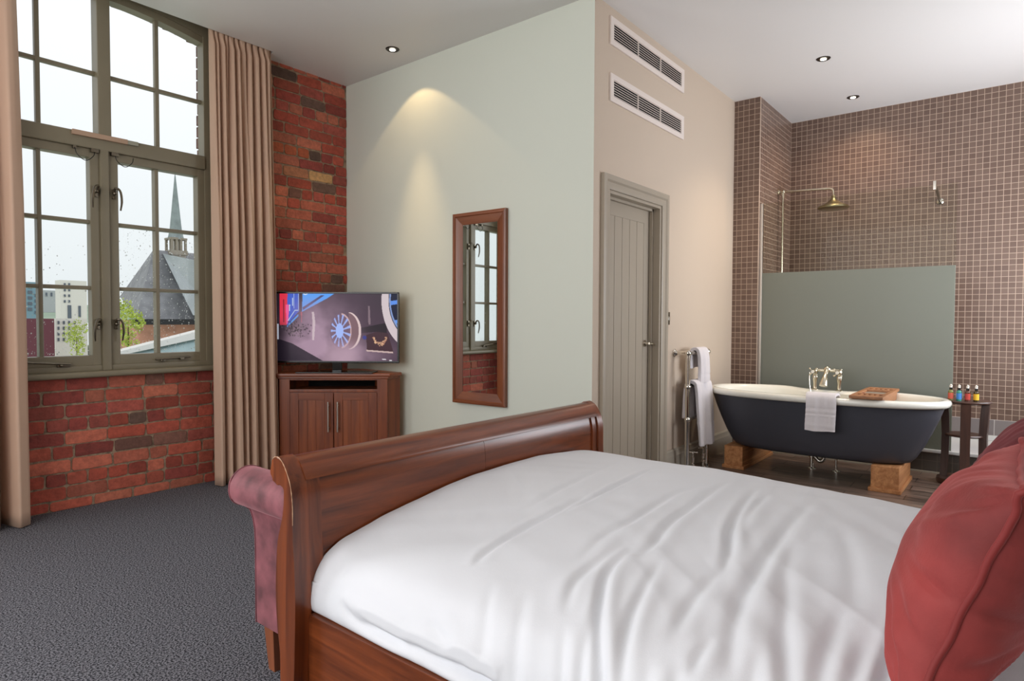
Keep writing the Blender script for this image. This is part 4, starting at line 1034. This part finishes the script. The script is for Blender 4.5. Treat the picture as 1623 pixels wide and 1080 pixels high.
# towel folded over the near rim
def cloth_strip(path, x0, x1, axis, mat, name, thick=0.022, seed=1, nw=26, wob=0.004, skew=0.0, lines=()):
    """path = [(a, z)] across the rail, swept along the other horizontal axis"""
    r = random.Random(seed); ph = r.uniform(0, 6)
    P = spline(path, 60); rows = []
    out = []
    tot = len(P)
    for i in range(nw + 1):
        s = i / nw; row = []
        for j, (a, z) in enumerate(P):
            drop = abs(j / (tot - 1) - 0.45) * 2
            wv = wob * math.sin(s * 9 + ph + j * 0.05) * drop + wob * 0.7 * math.sin(s * 21 + ph * 2) * drop
            groove = 0.0
            for ln in lines:
                groove -= 0.004 * math.exp(-((z - ln) / 0.006) ** 2)
            w = x0 + (x1 - x0) * s + skew * (j / (tot - 1)) + 0.004 * math.sin(j * 0.21 + ph) * (1 if s in (0, 1) else 0.5)
            row.append((a + wv + groove * (-1 if j < tot * 0.5 else 1) * -1, w, z + 0.004 * math.sin(s * 5 + ph) * (1 if j in (0, tot - 1) else 0)))
        rows.append(row)
    if axis == 'y': G = [[(a, w, z) for a, w, z in row] for row in rows]
    else: G = [[(w, a, z) for a, w, z in row] for row in rows]
    b = MB(); b.grid(G); o = b.build(name, mat, smooth=180, fix=False)
    md = o.modifiers.new('thickness', 'SOLIDIFY'); md.thickness = thick; md.offset = 0.0
    bv = o.modifiers.new('soft_edge', 'BEVEL'); bv.width = thick * 0.4; bv.segments = 3; bv.limit_method = 'ANGLE'
    return o
o = cloth_strip([(5.03, 0.60), (5.02, 0.65), (4.98, 0.681), (4.945, 0.684), (4.905, 0.675), (4.888, 0.64), (4.888, 0.55), (4.892, 0.42)], 1.008, 1.205, 'y', M['towel'], 'bath_mat', 0.018, 3, lines=(0.585, 0.545, 0.515, 0.485, 0.435))
tag(o, 'white folded towelling mat hanging over the near rim of the bath', 'towel')

cd = thing('bath_caddy', (5.28, 0.83, 0.664), 'slotted hardwood bath caddy laid across the rim of the bath', 'bath rack')
b = MB(); cw = 0.105
x0, x1, y0, y1, z0, z1 = 4.925, 5.67, 0.725, 0.935, 0.668, 0.690
slots = []
b.box((x0, y0, z0), (x0 + 0.10, y1, z1), 0.005); b.box((x1 - 0.10, y0, z0), (x1, y1, z1), 0.005)
def slot_row(xa, xb):
    n = 5; wbar = (y1 - y0) / (n * 2 + 1) 
    b.box((xa, y0, z0), (xb, y0 + wbar * 1.3, z1), 0.002); b.box((xa, y1 - wbar * 1.3, z0), (xb, y1, z1), 0.002)
    inner = (y1 - y0 - 2.6 * wbar); step = inner / 5
    for k in range(1, 5): b.box((xa, y0 + 1.3 * wbar + k * step - 0.006, z0), (xb, y0 + 1.3 * wbar + k * step + 0.006, z1), 0.002)
slot_row(x0 + 0.098, x0 + 0.19); slot_row(x1 - 0.19, x1 - 0.098)
b.box((x0 + 0.188, y0, z0), (x0 + 0.24, y1, z1), 0.003); b.box((x1 - 0.24, y0, z0), (x1 - 0.188, y1, z1), 0.003)
b.box((x0 + 0.235, y0, z0), (x1 - 0.235, y0 + 0.03, z1), 0.003); b.box((x0 + 0.235, y1 - 0.03, z0), (x1 - 0.235, y1, z1), 0.003)
b.build('slatted_board', M['caddy'], cd)
b = MB(); b.box((x0 + 0.08, y0 + 0.004, 0.615), (x1 - 0.08, y0 + 0.020, 0.672), 0.003); b.box((x0 + 0.08, y1 - 0.020, 0.615), (x1 - 0.08, y1 - 0.004, 0.672), 0.003); b.build('side_runner', M['caddy'], cd)
MB().box((x0 + 0.20, y0 + 0.028, z0 + 0.001), (x1 - 0.22, y1 - 0.028, z0 + 0.006), 0.001).build('soap_tray', pm('grey_tray', (150, 150, 142), 0.35), cd)
o = MB().ball((x0 + 0.21, y1 - 0.055, z0 + 0.016), 0.013, 12, sz=0.8).build('soap', pm('dark_red_soap', (100, 34, 36), 0.4)); tag(o, 'small dark red soap ball lying in the bath caddy', 'soap')

# waste and supply pipes under the bath
wp_ = thing('waste_pipe', (5.74, 1.317, 0.004), 'chrome waste trap and pipe rising from the planks under the bath', 'pipe', 'pipes under the bath')
b = MB(); b.lathe([(0.034, 0.004), (0.034, 0.008), (0.022, 0.014), (0.016, 0.016)], 20, (5.56, 1.317, 0.0)); b.build('floor_flange', M['chrome'], wp_)
b = MB(); b.tube([(5.56, 1.317, 0.01), (5.56, 1.317, 0.10)], 0.016); b.tube([(5.56, 1.317, 0.10), (5.56, 1.317, 0.14)], 0.026); b.tube(spline([(5.56, 1.317, 0.13), (5.56, 1.29, 0.10), (5.56, 1.255, 0.07), (5.56, 1.225, 0.10), (5.56, 1.22, 0.20)], 16), 0.018); b.build('trap', M['chrome'], wp_)
sp_ = thing('supply_pipe', (5.62, 1.135, 0.004), 'thin chrome supply pipe rising straight from the planks to the bath', 'pipe', 'pipes under the bath')
b = MB(); b.lathe([(0.034, 0.004), (0.034, 0.008), (0.022, 0.014), (0.012, 0.016)], 20, (5.56, 1.135, 0.0)); b.build('floor_flange', M['chrome'], sp_)
b = MB(); b.tube([(5.56, 1.135, 0.01), (5.56, 1.135, 0.27)], 0.0095); b.build('pipe', M['chrome'], sp_)

# ------------------------------------------------------------------ glass screen and shower
gs = thing('shower_screen', (6.0, 1.13, 0.192), 'large glass shower screen, frosted below and clear above, behind the bath', 'shower screen')
GX = 6.012; GY0, GY1 = 0.412, 1.885
MB().box((GX - 0.005, GY0, 1.648), (GX + 0.005, GY1, 2.285), 0.001).build('clear_pane', M['screen_glass'], gs, smooth=0)
MB().box((GX - 0.005, GY0, 0.193), (GX + 0.005, GY1, 1.647), 0.001).build('frosted_pane', M['frost'], gs, smooth=0)
MB().box((GX - 0.012, GY1 - 0.01, 0.193), (GX + 0.012, YC - 0.001, 2.285), 0.002).build('wall_channel', M['steel'], gs)
b = MB(); b.lathe([(0.028, 0), (0.028, 0.012), (0.012, 0.022)], 18, (0, 0, 0), M=Matrix.Translation((XT - 0.001, 0.605, 2.30)) @ Matrix.Rotation(-PI / 2, 4, 'Y'))
b.build('support_fixing', M['chrome'], gs)
MB().box((GX - 0.02, 0.548, 2.245), (GX + 0.02, 0.572, 2.315), 0.004).build('glass_clamp', M['chrome'], gs)
MB().tube([(GX + 0.01, 0.56, 2.29), (XT - 0.01, 0.605, 2.30)], 0.011).build('support_arm', M['pewter'], gs)

sh = thing('shower', (6.54, YC, 1.0), 'aged brass rain shower on a riser pipe with a curved arm above the glass', 'shower')
b = MB(); SXX = 6.54
b.tube([(SXX, YC - 0.045, 1.05), (SXX, YC - 0.045, 2.47)], 0.010)
b.build('riser_pipe', M['nickel'], sh)
b = MB(); b.lathe([(0.034, 0), (0.034, 0.006), (0.02, 0.014), (0.013, 0.02), (0.013, 0.05)], 18, (0, 0, 0), M=Matrix.Translation((SXX, YC - 0.0005, 2.475)) @ Matrix.Rotation(PI / 2, 4, 'X')); b.ball((SXX, YC - 0.048, 2.475), 0.020)
b.tube([(SXX, YC - 0.05, 2.473), (SXX, YC - 0.10, 2.472), (SXX, YC - 0.101, 2.472), (SXX, YC - 0.135, 2.471)], [0.012, 0.012, 0.016, 0.016]); b.tube([(SXX, YC - 0.045, 2.42), (SXX, YC - 0.045, 2.47)], 0.015); b.build('wall_bracket', M['nickel'], sh)
b = MB(); b.tube([(SXX, YC - 0.045, 2.475), (SXX, 1.46, 2.455)] + [tuple(p) for p in spline([(SXX, 1.44, 2.453), (SXX, 1.415, 2.444), (SXX, 1.405, 2.42), (SXX, 1.402, 2.36)], 10)], 0.0105); b.build('shower_arm', M['nickel'], sh)
b = MB(); b.lathe([(0.014, 0.125), (0.019, 0.12), (0.019, 0.095), (0.024, 0.09), (0.038, 0.075), (0.065, 0.052), (0.10, 0.036), (0.128, 0.022), (0.135, 0.012), (0.135, 0.004), (0.130, 0.0), (0.12, -0.004), (0.001, -0.006)], 36, (SXX, 1.402, 2.262)); b.build('shower_head', M['brass'], sh, smooth=50)
b = MB(); b.box((SXX - 0.11, YC - 0.05, 1.02), (SXX + 0.11, YC - 0.02, 1.06), 0.008); b.tube([(SXX - 0.1, YC - 0.035, 1.04), (SXX - 0.1, YC - 0.001, 1.04)], 0.016); b.tube([(SXX + 0.1, YC - 0.035, 1.04), (SXX + 0.1, YC - 0.001, 1.04)], 0.016); b.build('valve', M['nickel'], sh)

# ------------------------------------------------------------------ towel radiator
tr = thing('towel_radiator', (4.92, 1.99, 0.004), 'chrome ball-jointed towel radiator standing against the tan wall', 'towel rail')
RY = 2.02; PX = (4.70, 5.085)
for x in PX:
    b = MB(); b.tube([(x, RY, 0.03), (x, RY, 0.95)], 0.0185); b.lathe([(0.034, 0.004), (0.034, 0.010), (0.020, 0.024), (0.020, 0.034)], 18, (x, RY, 0)); b.build('post', M['chrome'], tr)
    for z in (0.953, 0.69, 0.435):
        MB().ball((x, RY, z), 0.026, 16).build('ball_joint', M['chrome'], tr)
    b = MB(); b.tube([(x, RY, 0.953), (x, YT - 0.002, 0.953)], 0.0165); b.lathe([(0.03, 0), (0.03, 0.006), (0.022, 0.012), (0.016, 0.03)], 18, M=Matrix.Translation((x, YT - 0.001, 0.953)) @ Matrix.Rotation(PI / 2, 4, 'X')); b.build('wall_stay', M['chrome'], tr)
for z in (0.953, 0.69, 0.435):
    MB().tube([(PX[0], RY, z), (PX[1], RY, z)], 0.0125).build('rail', M['chrome'], tr)
for x in (4.79, 5.00):
    b = MB(); y = RY - 0.01
    b.lathe([(0.026, 0.004), (0.026, 0.009), (0.010, 0.014), (0.010, 0.05), (0.016, 0.055), (0.016, 0.075), (0.011, 0.08), (0.014, 0.105), (0.014, 0.125), (0.008, 0.13), (0.008, 0.165)], 16, (x, y, 0))
    for k in range(4):
        a = k * PI / 2 + 0.4; e = (x + 0.032 * math.cos(a), y + 0.032 * math.sin(a), 0.165); b.tube([(x, y, 0.165), e], 0.005, 8); b.ball(e, 0.008, 8)
    b.build('valve', M['chrome'], tr)
o = cloth_strip([(RY + 0.036, 0.83), (RY + 0.034, 0.93), (RY + 0.018, 0.977), (RY - 0.018, 0.977), (RY - 0.034, 0.93), (RY - 0.038, 0.82), (RY - 0.040, 0.715)], 4.805, 4.995, 'x', M['towel'], 'hand_towel', 0.026, 5, wob=0.006, skew=0.045, lines=(0.775,))
tag(o, 'small white hand towel over the top rail of the towel radiator', 'towel', 'towels on the radiator')
o = cloth_strip([(RY + 0.040, 0.43), (RY + 0.036, 0.62), (RY + 0.022, 0.715), (RY - 0.022, 0.718), (RY - 0.042, 0.66), (RY - 0.056, 0.42), (RY - 0.060, 0.215)], 4.735, 5.02, 'x', M['towel'], 'bath_towel', 0.03, 8, wob=0.012, skew=0.05, lines=(0.40, 0.37))
tag(o, 'large white bath towel over the middle rail of the towel radiator', 'towel', 'towels on the radiator')

# ------------------------------------------------------------------ side table with bottles
SX, SY, ST = 5.74, 0.315, 0.628
st_ = thing('side_table', (SX, SY, 0.004), 'round dark wood side table with flat legs and a lower shelf, beside the bath', 'table')
b = MB(); b.lathe([(0.001, ST - 0.020), (0.150, ST - 0.020), (0.160, ST - 0.014), (0.162, ST - 0.006), (0.158, ST), (0.001, ST)], 48, (SX, SY, 0)); b.build('table_top', M['stool_y'], st_)
b = MB(); b.lathe([(0.001, 0.362), (0.118, 0.362), (0.122, 0.370), (0.118, 0.378), (0.001, 0.378)], 40, (SX, SY, 0)); b.build('lower_shelf', M['stool_y'], st_)
b = MB(); b.lathe([(0.001, 0.004), (0.165, 0.004), (0.17, 0.02), (0.165, 0.045), (0.14, 0.05), (0.001, 0.05)], 40, (SX, SY, 0)); b.build('base', M['stool_y'], st_)
for a in (PI + 0.10, PI / 2 + 0.05, -PI / 2 - 0.10):
    sec = [(0.098, 0.045), (0.092, 0.2), (0.090, 0.37), (0.094, 0.5), (0.104, ST - 0.018), (0.152, ST - 0.018), (0.144, 0.5), (0.138, 0.37), (0.140, 0.2), (0.146, 0.045)]
    b = MB(); b.prism(sec, 1, -0.030, 0.030, 0.003, M=Matrix.Translation((SX, SY, 0)) @ Matrix.Rotation(a, 4, 'Z')); b.build('leg', M['stool_z'], st_)
bt = thing('toiletry_bottle', (5.66, 0.398, ST), 'tiny toiletry bottle', 'bottle', 'toiletry bottles on the side table')
def bottle(t, liq, lab, labc=None):
    b = MB(); b.lathe([(0.0155, 0.0), (0.017, 0.003), (0.017, 0.062), (0.015, 0.070), (0.008, 0.076), (0.008, 0.080)], 20); b.build('bottle_body', liq, t, world=False)
    b = MB(); b.lathe([(0.0174, 0.012), (0.0174, 0.056)], 20); b.build('bottle_label', lab, t, world=False)
    b = MB(); b.lathe([(0.0095, 0.079), (0.0095, 0.094), (0.006, 0.097)], 16, mi=0); b.build('bottle_collar', M['black'], t, world=False)
    b = MB(); b.lathe([(0.0085, 0.092), (0.009, 0.105), (0.006, 0.116), (0.002, 0.119)], 14); b.box((-0.016, -0.004, 0.108), (0.003, 0.004, 0.115), 0.002); b.build('bottle_cap', M['porcelain'], t, world=False)
spec = [((5.66, 0.398), (120, 120, 60), (206, 92, 70), 'tiny toiletry bottle with a red-orange label on the side table, nearest the bath'),
        ((5.655, 0.348), (60, 140, 120), (66, 134, 206), 'tiny toiletry bottle with a blue label on the side table'),
        ((5.66, 0.297), (84, 40, 24), (190, 66, 54), 'tiny dark bottle with a deep red label beside the yellow one on the table'),
        ((5.67, 0.247), (60, 46, 16), (232, 184, 44), 'tiny toiletry bottle with a yellow label, farthest from the bath')]
for k, (p, liq, lab, txt) in enumerate(spec):
    t = bt if k == 0 else thing('toiletry_bottle', (0, 0, 0), '', 'bottle', 'toiletry bottles on the side table')
    t.location = (p[0], p[1], ST); t['label'] = txt; t.rotation_euler = (0, 0, 0.5)
    bottle(t, pm('bottle_liquid', liq, 0.1, coat=0.4), pm('label_paper', lab, 0.5))

# ------------------------------------------------------------------ the town outside the window
def far(u, v, d): p = on_y(u, v, d); return (float(p[0]), float(p[1]), float(p[2]))
DCH = 80.0
ch = thing('church', far(270, 520, DCH), 'grey slate-roofed church with a thin lead spire seen through the wet window', 'church')
def C(u, v, d=DCH): return Vector(far(u, v, d))
# nave roof with a hipped end, built as a solid
rl, rr = C(243, 396, DCH + 6), C(420, 412, DCH + 6)
e0, e1 = C(215, 508, DCH), C(420, 506, DCH); bl = C(190, 470, DCH + 16); br = C(420, 470, DCH + 18)
b = MB(); b.add([e0, e1, br, bl, rl, rr], [(0, 1, 5, 4), (3, 4, 5, 2), (0, 4, 3), (1, 2, 5), (0, 3, 2, 1)]); b.build('nave_roof', M['slate'], ch, smooth=0)
w0 = [C(219, 508, DCH + 0.6), C(420, 506, DCH + 0.6)]
b = MB(); b.add([w0[0], w0[1], w0[1] + Vector((0, 14, 0)), w0[0] + Vector((0, 14, 0)), w0[0] - Vector((0, 0, 9)), w0[1] - Vector((0, 0, 9)), w0[1] + Vector((0, 14, -9)), w0[0] + Vector((0, 14, -9))], [(0, 1, 5, 4), (1, 2, 6, 5), (2, 3, 7, 6), (3, 0, 4, 7), (3, 2, 1, 0), (4, 5, 6, 7)]); b.build('nave_wall', M['far_brick'], ch, smooth=0)
tr0 = C(258, 402, DCH + 4); t1 = C(306, 500, DCH - 3); t2 = C(345, 420, DCH - 3); t3 = C(345, 500, DCH - 4)
b = MB(); b.add([tr0, t1, t3, t2, *[p_ + (p_ - Vector(EYE)).normalized() * 5 for p_ in (tr0, t1, t3, t2)]], [(0, 1, 2, 3), (7, 6, 5, 4), (0, 4, 5, 1), (1, 5, 6, 2), (2, 6, 7, 3), (3, 7, 4, 0)]); b.build('transept_roof', M['pale_slate'], ch, smooth=0)
sc_ = C(279, 403, DCH + 6); px_ = (C(290, 380, DCH + 6) - C(268, 380, DCH + 6)).x
def zpx(v): return C(279, v, DCH + 6).z
b = MB(); b.lathe([(px_ * 0.62, zpx(380)), (px_ * 0.55, zpx(376)), (px_ * 0.44, zpx(365)), (0.02, zpx(273))], 8, (sc_.x, sc_.y, 0)); b.build('spire', M['lead'], ch, smooth=0)
b = MB(); b.box((sc_.x - px_ * 0.6, sc_.y - px_ * 0.6, zpx(405)), (sc_.x + px_ * 0.6, sc_.y + px_ * 0.6, zpx(398)))
for ax_ in (-1, -0.33, 0.33, 1):
    for ay in (-1, 1): b.box((sc_.x + ax_ * px_ * 0.48 - 0.13, sc_.y + ay * px_ * 0.48 - 0.13, zpx(398)), (sc_.x + ax_ * px_ * 0.48 + 0.13, sc_.y + ay * px_ * 0.48 + 0.13, zpx(379)))
b.box((sc_.x - px_ * 0.58, sc_.y - px_ * 0.58, zpx(381)), (sc_.x + px_ * 0.58, sc_.y + px_ * 0.58, zpx(378)))
b.box((sc_.x - px_ * 0.5, sc_.y - px_ * 0.5, zpx(420)), (sc_.x + px_ * 0.5, sc_.y + px_ * 0.5, zpx(404)))
b.build('bell_lantern', M['stone'], ch, smooth=0)
b = MB(); q0, q1 = C(210, 508, DCH - 1), C(420, 506, DCH - 1); b.box((q0.x, q0.y - 0.5, q0.z - 0.5), (q1.x, q0.y + 0.3, q0.z + 0.15)); b.build('gutter', M['black'], ch, smooth=0)

def block(name, u0, v0, u1, v1, d, depth, mat, label, cat, wins=(), roofm=None):
    a, c = Vector(far(u0, v0, d)), Vector(far(u1, v1, d))
    root = thing(name, (0.5 * (a.x + c.x), d, -13.0), label, cat)
    MB().box((a.x, d, -13.0), (c.x, d + depth, a.z)).build('wall', mat, root, smooth=0)
    for (x0, y0, x1, y1) in wins:
        p, q = Vector(far(x0, y0, d)), Vector(far(x1, y1, d))
        MB().box((p.x, d - 0.15, q.z), (q.x, d + 0.1, p.z)).build('window', M['dark_window'], root, smooth=0)
    return root
tower = [(101 + 4.0 * (k % 1), 449 + 9 * k, 104, 453 + 9 * k) for k in range(4)] + [(108, 449 + 9 * k, 111, 453 + 9 * k) for k in range(4)] + [(107, 484, 113, 505), (124, 485, 128, 503)]
block('apartment_tower', 95, 444, 139, 545, 150, 3, M['white_render'], 'pale modern tower block beyond the town trees', 'building', tower)
grid = [(91 + 8.5 * i, 509 + 9 * j, 94 + 8.5 * i, 514 + 9 * j) for i in range(4) for j in range(4)]
block('white_office', 87, 505, 139, 546, 120, 2, M['white_render'], 'low white office block with square windows in a grid', 'building', grid)
block('maroon_building', 20, 505, 87, 562, 110, 3, M['maroon'], 'low maroon clad building beside the white office', 'building')
block('glass_office', 20, 446, 62, 508, 170, 3, M['office_blue'], 'pale blue glass office tower beyond the maroon building', 'building', [(44, 452 + 9 * k, 51, 457 + 9 * k) for k in range(5)] + [(55, 466 + 9 * k, 60, 471 + 9 * k) for k in range(4)])
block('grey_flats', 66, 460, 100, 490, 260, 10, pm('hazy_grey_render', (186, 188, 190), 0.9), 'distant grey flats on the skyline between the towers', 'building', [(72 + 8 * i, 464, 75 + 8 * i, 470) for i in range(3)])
gm = MB()
P = []
for i in range(31):
    u = -300 + 40 * i; row = []
    for dd, v in ((400, 478 + 6 * math.sin(i * 0.7)), (330, 484), (240, 500), (200, 512)): row.append(far(u, v, dd))
    P.append(row)
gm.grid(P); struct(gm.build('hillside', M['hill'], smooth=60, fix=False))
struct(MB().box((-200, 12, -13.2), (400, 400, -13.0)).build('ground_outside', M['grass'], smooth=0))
# neighbouring roof with a pale parapet, just below the window
nr = thing('neighbouring_roof', far(250, 560, 22), 'low lead roof with a pale sloping parapet right outside the window', 'roof')
def Nn(u, v, d=22): return Vector(far(u, v, d))
A_, B_, C_, D_ = Nn(180, 560), Nn(420, 498), Nn(420, 514), Nn(180, 566)
b = MB(); b.add([A_, B_, C_, D_] + [p + Vector((0, 0.6, 0)) for p in (A_, B_, C_, D_)], [(0, 1, 2, 3), (7, 6, 5, 4), (0, 4, 5, 1), (1, 5, 6, 2), (2, 6, 7, 3), (3, 7, 4, 0)]); b.build('parapet', M['white_render'], nr, smooth=0)
A_, B_, C_, D_ = Nn(180, 566, 22.2), Nn(420, 514, 22.2), Nn(420, 680, 17), Nn(180, 680, 17)
b = MB(); b.add([A_, B_, C_, D_] + [p - Vector((0, 0, 0.3)) for p in (A_, B_, C_, D_)], [(0, 1, 2, 3), (7, 6, 5, 4), (0, 4, 5, 1), (1, 5, 6, 2), (2, 6, 7, 3), (3, 7, 4, 0)]); b.build('roof_slope', pm('blue_lead', (150, 170, 172), 0.6, var=0.1, vscale=2), nr, smooth=0)
def tree(u, vtop, vbot, halfw, d, seed, label, nl=900):
    r = random.Random(seed); base = Vector(far(u, vbot, d)); top = Vector(far(u, vtop, d)); hwid = abs(far(u + halfw, vbot, d)[0] - base.x); hgt = top.z - base.z
    root = thing('tree', (base.x, base.y, base.z - 6), label, 'tree', 'trees outside the window')
    b = MB(); blobs = [(r.gauss(0, 0.42), r.gauss(0, 0.42), r.uniform(0.1, 0.85), r.uniform(0.25, 0.5)) for _ in range(12)]
    for k in range(nl):
        bx, by, bz, br_ = r.choice(blobs); v = Vector((r.gauss(0, 1), r.gauss(0, 1), r.gauss(0, 1))).normalized() * br_ * r.uniform(0.6, 1.0)
        c = Vector((base.x + (bx + v.x) * hwid, base.y + (by + v.y) * hwid, base.z + bz * hgt + v.z * hgt * 0.6)); s = hwid * 0.075
        n_ = Vector((r.gauss(0, 1), r.gauss(0, 1), r.gauss(0, 1))).normalized(); t1_ = n_.orthogonal().normalized(); t2_ = n_.cross(t1_)
        b.add([c + t1_ * s, c + t2_ * s * 0.7, c - t1_ * s, c - t2_ * s * 0.7], [(0, 1, 2, 3)])
    b.build('crown', M['leaf'], root, smooth=0, fix=False)
    b = MB(); b.tube([(base.x, base.y, base.z - 6), (base.x, base.y, base.z + hgt * 0.5)], [hwid * 0.07, hwid * 0.03], 8); b.build('trunk', M['bark'], root)
tree(204, 476, 560, 34, 45, 3, 'yellow-green leafy tree in front of the church roof')
tree(122, 508, 562, 22, 60, 5, 'small yellow-green tree in front of the white office block')
